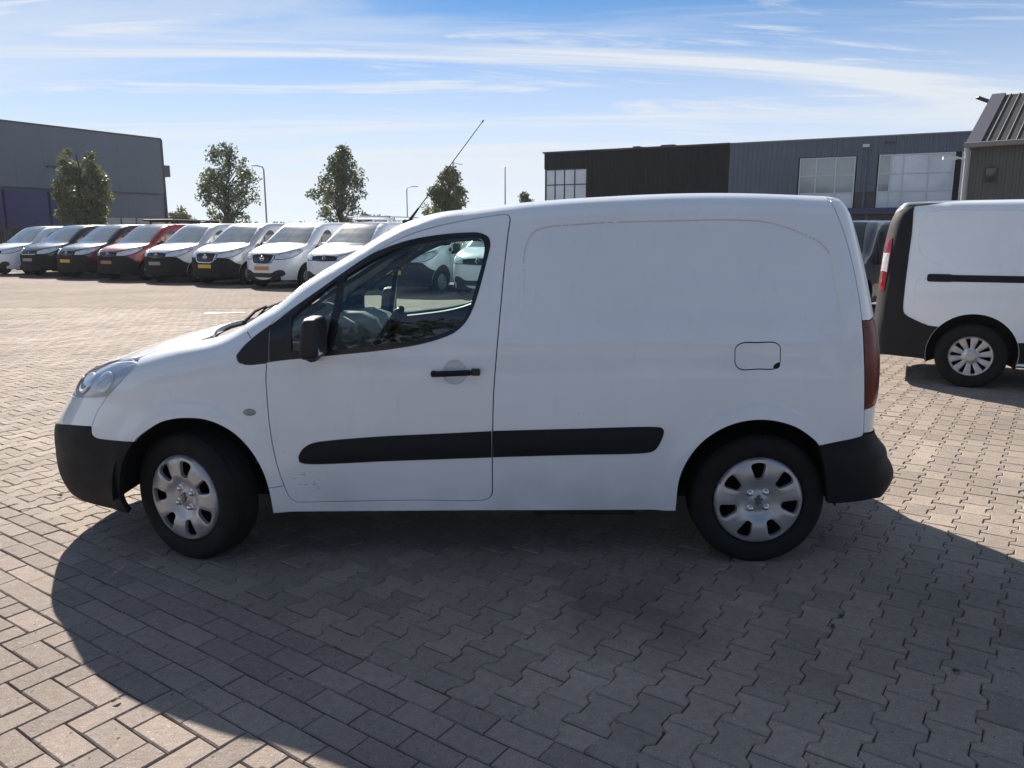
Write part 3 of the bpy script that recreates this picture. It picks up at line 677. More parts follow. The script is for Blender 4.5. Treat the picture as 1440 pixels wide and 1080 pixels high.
# side repeater on the fender
for sgn, fd in zip((1, -1), fender):
    P = VB.side(UZ([(.325, .753)]))[0]
    mb = MB(); mb.lathe([(0, -.010), (.020, -.008), (.030, -.002), (.033, .004)], 28, 'y'); o = mb.build('side_repeater', mat('smoked_lens', (.30, .30, .31), .2, coat=1), fd)
    o.location = (.325, P[1] * sgn, .753); o.scale = (1, sgn, .55)
# bonnet, scuttle, screen, roof
bp_ = V_(VB.plan([(-1.40, .832), (-1.15, .838), (-.885, .848), (-.875, .853), (-.80, .893), (-.644, .930), (-.396, .966), (-.290, .979)]), [(-.250, -.722)], [(-.186, -.705), (-.076, -.69), (.005, -.66), (.042, -.60), (.045, -.55)], S([(.045, -.55), (-.03, -.3), (-.07, -.001)]))
bp_[0, 1] = -.0005
skin('bonnet', panel(VB, bp_, step=.035, mode='top', gap=.002, sym=True), WHITE, van)
cow = V_(S([(-.075, -.0005), (-.035, -.3), (.040, -.55)]), [(.055, -.61), (.09, -.655)], smooth([(.13, -.68), (.20, -.705), (.262, -.735)], .03), S([(.27, -.70), (.23, -.5), (.19, -.25), (.18, -.0005)]))
cowl = skin('scuttle_panel', panel(VB, cow, step=.03, mode='top', off=-.03, gap=-.012, flange=.02, sym=True), BLACK, van)
scr = V_([(.185, -.0005)], S([(.19, -.25), (.23, -.5), (.285, -.705)]), smooth(pillar, .03)[1:], S([(.97, -.56), (.93, -.3), (.915, -.0005)]))
skin('windscreen', panel(VB, scr, step=.05, mode='top', off=-.004, gap=.006, flange=0, sym=True), GLASS, van)
rf_rear = VB.plan([(3.045, 1.728), (3.2, 1.722), (3.6, 1.705), (UR, 1.70)])
rf_rear[-1, 1] = -.0005
roof_o = V_(S([(.915, -.0005), (.93, -.3), (.97, -.56)]), re_[1:], rf_rear)
roof = skin('roof', panel(VB, roof_o, step=.06, mode='top', gap=.001, flange=.012, sym=True), WHITE, van)
ab = VB.top(np.array([(1.05, -.18)]))[0] ; ab = VB.top(np.array([(.965, 0.)]))[0]
mb = MB(); mb.box((ab[0], 0, ab[2] + .010), (.07, .035, .024), bev=.008); an = mb.build('aerial_base', BLACK, roof)
mb = MB(); d_ = Vector((.615, 0, .788)).normalized(); p0 = Vector((ab[0], 0, ab[2] + .015)); Ln = .665
mb.tube([p0, p0 + d_ * .09], [.009, .0055], 10); mb.tube([p0 + d_ * .09, p0 + d_ * Ln], [.0032, .0022], 8); mb.tube([p0 + d_ * Ln, p0 + d_ * (Ln + .016)], [.004, .004], 8)
mb.build('aerial', BLACK, roof)
for sgn in (-1, 1):        # wipers lying at the foot of the screen
    pts = [VB.top(np.array([(a, b)]))[0] + np.array([0, 0, .006]) for a, b in ([(.20, -.55), (.235, -.30), (.245, .02)] if sgn < 0 else [(.17, .02), (.20, .25), (.25, .55)])]
    mb = MB(); mb.tube([pts[0], (pts[0] + pts[1]) / 2 + [0, 0, .02], pts[1] + [0, 0, .012]], [.009, .008, .006], 8)
    mb.tube([pts[0] + [.03, .06, .0], pts[1] + [0, 0, .004], pts[2]], .006, 6); mb.build('wiper', BLACK, van)
# nose
bl_low = [(UC, .262), (-1.1, .260), (-.9, .252), (-.733, .238), (-.51, .232), (-.333, .228)]
split = S([(-.484, .651), (-.648, .636), (-.93, .600), (UC, .585)], .03)
i2 = int(np.argmin(np.hypot(*(fb - [-.484, .640]).T)))
bump_o = V_(UZ(S(bl_low, .04)), UZ(arch_f[1:ia + 1]), UZ(fb[i2:][::-1]), UZ(split[1:]))
skin('front_bumper', panel(VB, bump_o, step=.035, off=.003, gap=.001, sym=True, flange=.03), PLASTIC, van)
cov_o = V_(UZ(split[::-1]), UZ(fb[:i2 + 1][::-1]), UZ(S([(-.387, .805), (-.519, .787), (-.747, .761), (-.86, .752), (-1.0, .742), (UC, .735)], .03)))
skin('bumper_cover', panel(VB, cov_o, step=.035, sym=True), WHITE, van)
gr_o = V_(UZ(S([(UC, .738), (-1.0, .745), (-.875, .760)], .03)), UZ([(-.895, .80), (-.885, .845)]), UZ(S([(-.89, .846), (-1.15, .836), (UC, .830)], .03)))
grille = skin('grille', panel(VB, gr_o, step=.03, off=-.012, gap=-.004, sym=True), BLACK, van)
pp = VB.side(UZ([(UC + .001, .79)]))[0]
# lamps: mirror bowl under a clear lens
hd = V_(S(head[:6] , .02), S(head[5:11], .02), [(-.253, .936), (-.304, .884)])
UH = UZ(hd)
for o, sgn in zip(both('headlight', panel(VB, UH, step=.03, off=-.010, gap=-.004, flange=.03, disp=False), REFLECTOR, van), (1, -1)):
    skin('lamp_lens', panel(VB, UH, step=.03, off=.004, gap=.002, flange=.012, disp=False), LENS, o, sgn < 0)
    for k, (u, z, r) in enumerate([(-.42, .872, .048), (-.60, .850, .052), (-.74, .83, .036)]):
        P = VB.base(UZ([(u, z)])); n = VB.grad(P)[0]; P = P[0] * [1, sgn, 1]; n = n * [1, sgn, 1]
        mb = MB(); mb.lathe([(.0, .001), (r * .45, .002), (r * .8, .006), (r, .011), (r * 1.08, .010), (r * 1.12, .0)], 24, 'z')
        b = mb.build('lamp_bowl', REFLECTOR, o); b.matrix_local = Matrix.Translation(Vector(P - n * .0095)) @ Vector(n).to_track_quat('Z', 'Y').to_matrix().to_4x4()
    P = VB.base(UZ([(-.80, .822)]))[0] * [1, sgn, 1]; n = VB.grad(VB.base(UZ([(-.80, .822)])))[0] * [1, sgn, 1]
    mb = MB(); mb.box((0, 0, 0), (.045, .008, .045), bev=.003); b = mb.build('indicator_bulb', ORANGE, o); b.matrix_local = Matrix.Translation(Vector(P - n * .007)) @ Vector(-n).to_track_quat('Y', 'Z').to_matrix().to_4x4()
# tail
tail_in = [(3.160, 1.176), (3.20, 1.175), (3.38, 1.168), (3.43, 1.07), (3.43, .78), (3.30, .774), (3.176, .776)]
it = int(np.argmin(np.abs(rear_shut[:, 1] - 1.176))); ib2 = int(np.argmin(np.abs(rear_shut[:, 1] - .776)))
rd_o = V_(UZ(rear_shut[:it + 1]), UZ(tail_in[1:-1]), UZ(rear_shut[ib2:]), UZ([(3.25, .648), (3.6, .644), (UR, .644)]), UZ([(UR, 1.70), (3.6, 1.705), (3.2, 1.722), (3.05, 1.728)]))
rear = skin('rear_door', panel(VB, rd_o, step=.045, sym=True), WHITE, van)
tl_o = V_(UZ(rear_shut[it:ib2 + 1]), UZ([(3.30, .774), (3.43, .78), (3.43, 1.07), (3.38, 1.168), (3.20, 1.175)]))
tl = both('tail_light', panel(VB, tl_o, step=.025, off=.002, gap=.002, bulge=.007, flange=.02), RED_LENS, van)
for o, sgn in zip(tl, (1, -1)):
    mb = MB(); P = VB.base(UZ([(3.37, .86)]))[0]
    bm = bmesh.new(); bmesh.ops.create_uvsphere(bm, u_segments=20, v_segments=12, radius=.055); V = [(v.co.x * .55, v.co.y * .8, v.co.z * .85) for v in bm.verts]; bm.verts.index_update(); F = [[v.index for v in f.verts] for f in bm.faces]; bm.free()
    mb.add(V, F, True); b = mb.build('tail_lens', RED_BRIGHT, o); b.location = (P[0] - .010, P[1] * sgn, P[2])
rb_o = V_(UZ(rear_low[::-1]), UZ([(3.19, .648), (3.25, .642), (3.6, .638), (UR, .638)]), UZ([(UR, .33), (3.7, .33), (3.4, .335), (3.24, .338), (3.128, .325)]), UZ(arch_r[ir:][::-1][:-1]))
_d = VB.disp; VB.disp = lambda P: .022 * sstep(.575, .525, P[:, 2]) * sstep(2.98, 3.12, P[:, 0])
skin('rear_bumper', panel(VB, rb_o, step=.02, off=.004, gap=.001, sym=True, flange=.03), PLASTIC, van); VB.disp = _d
# below and inside
mb = MB(); mb.box((1.35, 0, .30), (1.9, 1.56, .10)); mb.box((1.35, 0, .25), (3.4, .9, .10)); mb.box((-.45, 0, .31), (.35, .8, .10)); mb.box((3.05, 0, .36), (.36, 1.3, .10)); mb.box((1.9, -.74, .235), (.5, .05, .05)); mb.build('underbody', BLACK, van)
for hx, hz in HUBS:
    for sgn in (-1, 1):
        mb = MB(); n = 28; V = []; F = []
        for k in range(n + 1):
            a = math.pi * (-.03 + 1.06 * k / n)
            for y in (.845, .52): V.append((hx + .41 * math.cos(a), sgn * y, hz + .41 * math.sin(a)))
        for k in range(n): F.append((2 * k, 2 * k + 1, 2 * k + 3, 2 * k + 2))
        c = len(V); V.append((hx, sgn * .52, hz)); F += [(c, 2 * k + 1, 2 * k + 3) for k in range(n)]
        mb.add(V, F, True); mb.build('wheel_arch_liner', BLACK, van)
for x in (0, 2.728): MB().tube([(x, -.7, .3175), (x, .7, .3175)], .05, 12).build('axle', BLACK, van)
prof = [(.26, .98), (.34, 1.045), (.46, 1.09), (.62, 1.10), (.72, 1.07), (.78, 1.0), (.76, .82), (.62, .60), (.3, .5)]
mb = MB(); n = len(prof); V = []
ys = [-.80, -.70, -.50, -.30, -.12, .1, .5, .70, .80]
for y in ys:
    hood = .055 * math.exp(-((y + .37) / .19) ** 2)
    for i, (x, z) in enumerate(prof): V.append((x + (.05 * abs(y) if i < 2 else 0), y, z + (hood if 2 <= i <= 4 else 0) - .02 * (abs(y) > .75)))
mb.add(V, [(j * n + i, j * n + i + 1, (j + 1) * n + i + 1, (j + 1) * n + i) for j in range(len(ys) - 1) for i in range(n - 1)], True)
mb.build('dashboard', INTERIOR, van)
mb = MB(); T = Matrix.Translation((.865, -.37, 1.03)) @ Matrix.Rotation(rad(-58), 4, 'Y')
ring = [T @ Vector((.185 * math.cos(a), .185 * math.sin(a), 0)) for a in np.linspace(0, 2 * math.pi, 33)]
mb.tube(ring, .016, 10, False)
for a in (0.3, math.pi - .3, 3 * math.pi / 2): mb.tube([T @ Vector((0, 0, -.02)), T @ Vector((.18 * math.sin(a + math.pi / 2) * 1, .18 * math.cos(a + math.pi / 2), 0))], .014, 8)
mb.tube([T @ Vector((0, 0, .01)), T @ Vector((0, 0, -.03))], .07, 20); mb.tube([T @ Vector((0, 0, -.03)), T @ Vector((0, 0, -.3))], .035, 10); mb.build('steering_wheel', mat('dark_wheel_rim', (.02, .02, .022), .5), van)
for y in (-.37, .37):
    mb = MB(); mb.box((1.28, y, .62), (.50, .48, .16), bev=.05)
    V = []; 
    bm = bmesh.new(); bmesh.ops.create_cube(bm, size=1); bmesh.ops.scale(bm, vec=(.13, .48, .58), verts=bm.verts); bmesh.ops.bevel(bm, geom=bm.edges[:], offset=.05, segments=3, affect='EDGES')
    bmesh.ops.rotate(bm, cent=(0, 0, -.29), matrix=Matrix.Rotation(rad(16), 3, 'Y'), verts=bm.verts); bm.verts.index_update()
    mb.add([(v.co.x + 1.53, v.co.y + y, v.co.z + .93) for v in bm.verts], [[v.index for v in f.verts] for f in bm.faces], True); bm.free()
    mb.box((1.70, y, 1.34), (.09, .25, .17), bev=.035); mb.build('seat', SEATM, van)
mb = MB(); mb.box((1.80, 0, .98), (.03, 1.36, 1.36)); mb.build('bulkhead', INTERIOR, van)
mb = MB(); mb.box((1.2, 0, .40), (1.2, 1.5, .04)); mb.build('cab_floor', BLACK, van)
mb = MB(); mb.box((1.17, .02, 1.545), (.035, .235, .075), bev=.014); mb.tube([(1.16, 0, 1.57), (1.10, 0, 1.635)], .012, 8); mb.build('interior_mirror', BLACK, van)
hl = V_([(1.17, -.0005)], [(1.16, -.3), (1.13, -.53)], [(1.3, -.545), (1.78, -.555), (1.79, -.0005)])
skin('headlining', panel(VB, hl, step=.1, mode='top', off=-.03, gap=0, flange=0, sym=True), INTERIOR, van)

# wheels
def rounded(poly, r, n=4):
    P = np.array(poly, float); o = []
    for i in range(len(P)):
        a, b, c = P[i - 1], P[i], P[(i + 1) % len(P)]; u = (a - b) / np.linalg.norm(a - b); w = (c - b) / np.linalg.norm(c - b)
        q = min(r, .45 * np.linalg.norm(a - b), .45 * np.linalg.norm(c - b)); p0, p1 = b + u * q, b + w * q
        for k in range(n + 1):
            t = k / n; o.append((1 - t) ** 2 * p0 + 2 * t * (1 - t) * b + t * t * p1)
    return np.array(o)
def disc_cover(R, holes, prof, step, depth=.016):
    """wheel cover from a round outline with holes; prof(r, angle) = how far it stands out. Faces -y."""
    out_ = np.array([(R * math.cos(a), R * math.sin(a)) for a in np.linspace(0, 2 * math.pi, 97)[:-1]])
    loops = [out_] + [clean(h, step * .6) for h in holes]; gr = []
    for r in np.arange(.006, R, step):
        m = max(6, int(2 * math.pi * r / step)); gr += [(r * math.cos(2 * math.pi * k / m + r * 40), r * math.sin(2 * math.pi * k / m + r * 40)) for k in range(m)]
    gr = np.array(gr); ok = inside(loops[0], gr)
    for h in loops[1:]: ok &= ~inside(h, gr)
    gr = gr[ok]
    for l in loops: gr = gr[segdist(l, gr) > step * .4]
    pts = np.vstack(loops + [gr]); ed = []; b = 0
    for l in loops: ed += [(b + i, b + (i + 1) % len(l)) for i in range(len(l))]; b += len(l)
    vo, _, fo, _, _, _ = geometry.delaunay_2d_cdt([Vector(p) for p in pts], ed, [], 0, 1e-7)
    vo = np.array([v[:] for v in vo]); fo = np.array([f for f in fo]); c = vo[fo].mean(1); ok = inside(loops[0], c)
    for h in loops[1:]: ok &= ~inside(h, c)
    fo = fo[ok]; r = np.hypot(*vo.T)
    lip = np.zeros(len(vo))
    for h in loops[1:]: lip = np.maximum(lip, np.exp(-(segdist(h, vo) / .007) ** 2))
    y = -(prof(r) - .004 * lip); V = np.stack([vo[:, 0], y, vo[:, 1]], -1); Vs = [V]; F = [tuple(f[::-1]) if np.cross(V[f[1]] - V[f[0]], V[f[2]] - V[f[0]])[1] > 0 else tuple(f) for f in fo]; nb = len(V)
    for l in loops:
        rr = np.hypot(*l.T); yy = -(prof(rr) - .004 * (0 if l is out_ else 1)); k = len(l)
        sh = 1 if l is out_ else None; inn = l if sh else l + (l.mean(0) - l) * .10
        Vs += [np.stack([l[:, 0], yy, l[:, 1]], -1), np.stack([inn[:, 0], yy + depth, inn[:, 1]], -1)]
        F += [(nb + i, nb + k + i, nb + k + (i + 1) % k, nb + (i + 1) % k) for i in range(k)]; nb += 2 * k
    m = MB(); m.add(np.vstack(Vs), F, True); return m.me('hubcap')
def tyre_me(r, w, rim):
    h = w / 2; p = [(rim - .012, -h * .55), (rim, -h * .82), (rim + .012, -h * .96), (rim + .035, -h * 1.0), (r * .86, -h * 1.02), (r * .93, -h * .97), (r * .975, -h * .86), (r * .992, -h * .74)]
    for k, y in enumerate(np.linspace(-.62, .62, 4)):
        p += [(r, h * (y - .10)), (r, h * (y + .10)), (r - .008, h * (y + .115)), (r - .008, h * (y + .145))] if k < 3 else [(r, h * (y - .10)), (r, h * (y + .06))]
    p += [(r * .992, h * .74), (r * .93, h * .97), (rim + .03, h), (rim - .012, h * .6)]
    m = MB(); m.lathe(p, 72, 'y'); m.lathe([(0, h * .2), (rim, h * .2), (rim, -h * .6)], 40, 'y'); return m.me('tyre')
def pol(r, a): return (r * math.cos(a), r * math.sin(a))
holes7 = []
for k in range(7):
    a = math.pi / 2 + 2 * math.pi * k / 7 ; w0, w1 = .155, .19
    holes7.append(rounded([pol(.106, a - w0 * 1.0), pol(.178, a - w1 * 1.12), pol(.183, a), pol(.178, a + w1 * 1.12), pol(.106, a + w0 * 1.0), pol(.100, a)], .018))
pf7 = herm([0, .030, .036, .062, .082, .105, .15, .182, .192, .200], [.018, .018, .014, .012, .022, .034, .038, .032, .028, .012])
CAP = disc_cover(.200, holes7, pf7, .011)
TYRE = tyre_me(.3175, .195, .213)
mb = MB(); mb.lathe([(0, -.016), (.008, -.015), (.0125, -.010), (.0135, 0), (.018, .002), (.018, .008)], 18, 'y'); BOLT = mb.me('wheel_bolt')
lion = [(-.006, -.024), (.004, -.022), (.002, -.012), (.012, -.016), (.016, -.008), (.008, -.002), (.018, .002), (.022, .012), (.012, .008), (.008, .018), (.012, .026), (.002, .030), (-.008, .026), (-.010, .016), (-.018, .014), (-.022, .004), (-.012, .004), (-.014, -.006), (-.022, -.012), (-.012, -.014)]
c = clean(np.array(lion), 9); k = len(c); t = inset(c, .0022)
LION = mesh('emblem', [(x, -.007, z) for x, z in t] + [(x, -.003, z) for x, z in c] + [(x, .004, z) for x, z in c], [tuple(range(k))] + [(i, (i + 1) % k, k + (i + 1) % k, k + i) for i in range(k)] + [(k + i, k + (i + 1) % k, 2 * k + (i + 1) % k, 2 * k + i) for i in range(k)])
DARKSILVER = mat('dark_silver', (.16, .16, .17), .35, metal=.7)
def wheel(parent, x, y, z, turn, tyre, cap, spin, ymid, bolts=True, emblem=LION, em_mat=DARKSILVER, em_off=.020, name='wheel', face=.072):
    o = link(name, tyre, RUBBER, parent); o.location = (x, y, z)
    o.rotation_euler = (0, 0, turn + (0 if y < 0 else math.pi))
    h = link('hubcap', cap, SILVER, o); h.location = (0, -face, 0); h.rotation_euler = (0, spin, 0)
    if cap is CAP: h.scale = (1.06, 1, 1.06)
    if bolts:
        for q in range(4):
            a = math.pi / 4 + q * math.pi / 2; b = link('wheel_bolt', BOLT, CHROME, o); R4 = Matrix.Rotation(spin, 4, 'Y')
            b.location = R4 @ Vector((.053 * math.cos(a), -face - .014, .053 * math.sin(a)))
    if emblem:
        e = link('emblem', emblem, em_mat, o); e.location = (0, -face - em_off, 0); e.rotation_euler = (0, spin * .3, 0)
    return o
for x, tr in ((0, rad(-24)), (2.728, 0)):
    for sgn in (-1, 1):
        wheel(van, x, sgn * .762, .3155, tr, TYRE, CAP, rad(12 if x == 0 else -4), 0)

# ------------------------------------------------------------------ the larger vans of the yard
T_HUBS = [(0, .36), (3.098, .36)]
VT = Body(Wz=herm([.15, .4, .6, .8, 1.05, 1.3, 1.6, 1.85, 2.1, 2.4], [.90, .955, .976, .975, .958, .915, .862, .812, .74, .62]),
    xn=herm([.1, .25, .4, .6, .8, .95, 1.05, 1.2, 1.6, 2.2], [-.82, -.90, -.925, -.935, -.922, -.885, -.80, -.62, -.4, -.2]),
    xr=herm([.1, .3, .5, .8, 1.1, 1.5, 1.8, 1.95, 2.3], [3.95, 4.03, 4.066, 4.06, 4.05, 4.025, 3.97, 3.91, 3.75]),
    zt=herm([-1.3, -.95, -.88, -.78, -.6, -.3, 0, .12, .3, .6, .9, 1.1, 1.35, 2.0, 3.0, 3.9, 4.2], [.4, .88, .99, 1.065, 1.125, 1.20, 1.27, 1.31, 1.43, 1.65, 1.845, 1.915, 1.945, 1.962, 1.97, 1.955, 1.93]),
    xs=.25, xr0=3.5, pf=2.9, pr=6, sweep=.10, crown=.03, k=.13, zbot=.22, U0=-.1, U1=3.5, R=.9, zc=.85, ztop0=.85, disp=None)
VT.disp = arch_lip(T_HUBS, .425, .05, .012)
TC, TR = VT.U0 - VT.R * math.pi / 2, VT.U1 + VT.R * math.pi / 2
TZ, TXY = VT.uz, VT.xy
def circ(hx, hz, r, a0, a1, n=18): return np.array([(hx + r * math.cos(rad(a)), hz + r * math.sin(rad(a))) for a in np.linspace(a0, a1, n)])
t_roof = [(1.12, -.57), (1.4, -.59), (2.0, -.60), (3.0, -.60), (3.80, -.585)]
t_pil = [(.10, -.80), (.30, -.755), (.6, -.675), (.9, -.60), (1.12, -.57)]
t_hood = [(-.82, -.0005), (-.80, -.25), (-.74, -.45), (-.60, -.62), (-.35, -.74), (-.10, -.80), (.10, -.80)]
A1 = circ(*T_HUBS[0], .425, 197, -14, 26); A2 = circ(*T_HUBS[1], .425, 194, -14, 26)
HL = [(-1.06, .865), (-.80, .865), (-.60, .905), (-.40, .985), (-.17, 1.11), (-.19, 1.14), (-.45, 1.10), (-.75, 1.035), (-1.03, .965)]
WIN = [(.36, 1.15), (.62, 1.135), (1.20, 1.16), (1.33, 1.24), (1.37, 1.40), (1.34, 1.62), (1.24, 1.71), (1.06, 1.685), (.80, 1.50), (.52, 1.27)]
_c = {}
def TP(key, fn):
    if key not in _c:
        V, F, n = fn(); _c[key] = {}
        for mir in (False, True):
            Vm, Fm, nm = (V, F, n) if not mir else (V * [1, -1, 1], [f[::-1] for f in F], n * [1, -1, 1]); _c[key][mir] = mesh(key, Vm, Fm, normals=nm)
    return _c[key]
def tlink(name, key, fn, m, parent, mir=False): return link(name, TP(key, fn)[mir], m, parent)
def tpair(name, key, fn, m, parent): return [tlink(name, key, fn, m, parent), tlink(name, key, fn, m, parent, True)]
holes10 = []
for k in range(10):
    a = math.pi / 2 + 2 * math.pi * k / 10
    holes10.append(rounded([pol(.085, a - .10), pol(.192, a - .155), pol(.192, a + .10), pol(.085, a + .06)], .012, 3))
pf10 = herm([0, .05, .07, .15, .19, .205, .212], [.020, .020, .012, .020, .020, .020, .008])
CAP10 = disc_cover(.212, holes10, pf10, .014); TYRE_T = tyre_me(.338, .21, .214)
mb = MB(); mb.lathe([(0, -.004), (.040, -.002), (.044, .008)], 28, 'y'); DISC = mb.me('emblem')
bm_ = MB()
for (hx, hz) in T_HUBS:
    for sg in (-1, 1):
        n = 16; V = []; F = []
        for k in range(n + 1):
            a = math.pi * (-.12 + 1.24 * k / n)
            for y in (.90, .55): V.append((hx + .44 * math.cos(a), sg * y, hz + .44 * math.sin(a)))
        for k in range(n): F.append((2 * k, 2 * k + 1, 2 * k + 3, 2 * k + 2))
        V.append((hx, sg * .55, hz)); F += [(len(V) - 1, 2 * k + 1, 2 * k + 3) for k in range(n)]; bm_.add(V, F, True)
bm_.box((1.55, 0, .33), (4.9, 1.15, .16)); bm_.box((1.55, 0, .34), (2.1, 1.72, .12))
UNDER = bm_.me('underbody')
def tube_on(pts, r, n=8, off=.004):
    P = VT.side(TZ(pts)); N_ = VT.grad(P); return MB().tube([Vector(p + q * off) for p, q in zip(P, N_)], r, n)
MIR = MB()
bmx = bmesh.new(); bmesh.ops.create_cube(bmx, size=1); bmesh.ops.bevel(bmx, geom=bmx.edges[:], offset=.25, segments=4, profile=.6, affect='EDGES'); bmx.verts.index_update()
MIR.add([(v.co.x * .12, v.co.y * .20, v.co.z * .27) for v in bmx.verts], [[v.index for v in f.verts] for f in bmx.faces], True); bmx.free()
MIR.tube([(-.02, .08, -.10), (-.02, .20, -.12)], .04, 8); MIRROR = MIR.me('wing_mirror')
DIAM = MB(); c0 = [(0, .10), (.068, 0), (0, -.10), (-.068, 0)]; c1 = [(x * .45, z * .45) for x, z in c0]
DIAM.add([(0, x, z) for x, z in c0] + [(-.025, x * .74, z * .74) for x, z in c0] + [(0, x, z) for x, z in c1], [(i, (i + 1) % 4, 4 + (i + 1) % 4, 4 + i) for i in range(4)] + [(4 + i, 4 + (i + 1) % 4, 8 + (i + 1) % 4, 8 + i) for i in range(4)]); DIAMOND = DIAM.me('emblem')
RG = MB(); RG.tube([(0, .065 * math.cos(a), .065 * math.sin(a)) for a in np.linspace(0, 2 * math.pi, 25)], .010, 8, False); RG.box((-.006, 0, 0), (.02, .185, .032), bev=.004); RINGBAR = RG.me('emblem')
PL = MB(); PL.box((0, 0, 0), (.012, .52, .11), bev=.003); PLATE = PL.me('number_plate')
def text_mesh(s, size):
    cu = bpy.data.curves.new('plate_text', 'FONT'); cu.body = s; cu.size = size; cu.align_x = 'CENTER'; cu.align_y = 'CENTER'; cu.extrude = .001; cu.resolution_u = 2
    o = bpy.data.objects.new('plate_text', cu); COL.objects.link(o); bpy.context.view_layer.update()
    me = bpy.data.meshes.new_from_object(o.evaluated_get(bpy.context.evaluated_depsgraph_get())); bpy.data.objects.remove(o); return me
def big_van(label, loc, rz, paint, style='diamond', tall_bumper=False, bumper_paint=None, scale=1, group=None, rack=False, plate=YELLOW, name='parked_van', plate_y=0, front=True):
    r = empty(name, loc, rz); r.scale = (scale,) * 3; tag(r, label, 'van', group)
    shell_o = lambda: panel(VT, V_(TZ(S([(TC, .25), (-1.1, .25), (-.9, .252), (-.60, .25), (-.42, .25)], .05)), TZ(A1), TZ([(.42, .29), (1.6, .30), (2.67, .29)]), TZ(A2), TZ(S([(3.53, .29), (3.7, .30), (4.1, .31), (TR, .31)], .05)),
        TZ([(TR, 1.85), (4.3, 1.86), (3.95, 1.875), (3.80, 1.895)]), TXY(t_roof[::-1][1:]), TXY(smooth(t_pil, .05)[::-1][1:]), TXY(smooth(t_hood, .05)[::-1][1:])), step=.075, sym=True, flange=.03, gap=.001)
    body = tlink('body', 'body', shell_o, paint, r)
    tlink('bonnet', 'bonnet', lambda: panel(VT, V_(smooth(t_hood, .05), S([(.10, -.80), (.02, -.5), (-.03, -.2), (-.035, -.0005)], .05)), step=.06, mode='top', sym=True, gap=.003, flange=.03), paint, r)
    tlink('windscreen', 'windscreen', lambda: panel(VT, V_(S([(-.035, -.0005), (-.03, -.2), (.02, -.5), (.10, -.80)], .05), smooth(t_pil, .05)[1:], S([(1.12, -.57), (1.15, -.3), (1.16, -.0005)], .05)), step=.07, mode='top', sym=True, gap=.004, off=.001, flange=.01), DUSTY_SKY if paint is not DARKBLUE else mat('dark_windscreen', (.010, .014, .018), .08, spec=.25), r)  # dark grey van's screen: dark colour, low specular, so little sky reflects
    rr = VT.plan([(3.80, 1.895), (3.95, 1.875), (4.3, 1.86), (TR, 1.85)]); rr[-1, 1] = -.0005
    rf = tlink('roof', 'roof', lambda: panel(VT, V_(S([(1.16, -.0005), (1.15, -.3), (1.12, -.57)], .05), np.array(t_roof[1:]), rr[1:]), step=.10, mode='top', sym=True, gap=.001, flange=.02), paint, r)
    win = tpair('side_window', 'side_window', lambda: panel(VT, TZ(smooth(WIN, .03, True)), step=.06, off=.004, gap=0, flange=.006), FLEETGLASS, r)
    for o, k in zip(win, (1, -1)):
        MBk = 'divider%d' % k
        if MBk not in _c:
            m_ = tube_on([(.74, 1.145), (.78, 1.30), (.83, 1.515)], .016, 6, .004)
            if k < 0: m_.v = [(x, -y, z) for x, y, z in m_.v]
            _c[MBk] = m_.me('window_divider')
        link('window_divider', _c[MBk], GLOSSBLACK, o)
    for k in (-1, 1):
        o = link('wing_mirror', MIRROR, PLASTIC2 if tall_bumper or paint in (BLACKP, DARKBLUE) else paint, r); o.location = (.56, k * 1.08, 1.20); o.scale = (1, -k, 1)
    for k in (-1, 1):
        key = 'handle%d' % k
        if key not in _c:
            P = VT.side(TZ([(1.12, 1.03)]))[0]; m_ = MB(); m_.box((1.12, k * (abs(P[1]) + .012), 1.03), (.20, .03, .035), bev=.008); _c[key] = m_.me('door_handle')
        link('door_handle', _c[key], PLASTIC, r)
        key = 'seam%d' % k
        if key not in _c:
            m_ = tube_on([(.40, 1.13), (.42, .95), (.46, .70), (.56, .46), (.72, .40), (1.2, .405), (1.40, .42), (1.45, .55), (1.45, 1.2), (1.44, 1.5), (1.40, 1.74)], .0055, 5, -.001)
            if k < 0: pass
            m_.v = [(x, y * (1 if k < 0 else -1), z) for x, y, z in m_.v]; _c[key] = m_.me('door_seam')
        link('door_seam', _c[key], BLACK, r)
    for x in (0, 3.098):
        for k in (-1, 1):
            wheel(r, x, k * .845, .336, 0, TYRE_T, CAP10, rad(7 + 40 * x), 0, bolts=False, emblem=DISC, em_mat=SILVER, em_off=.020, face=.085)
    link('underbody', UNDER, BLACK, r)
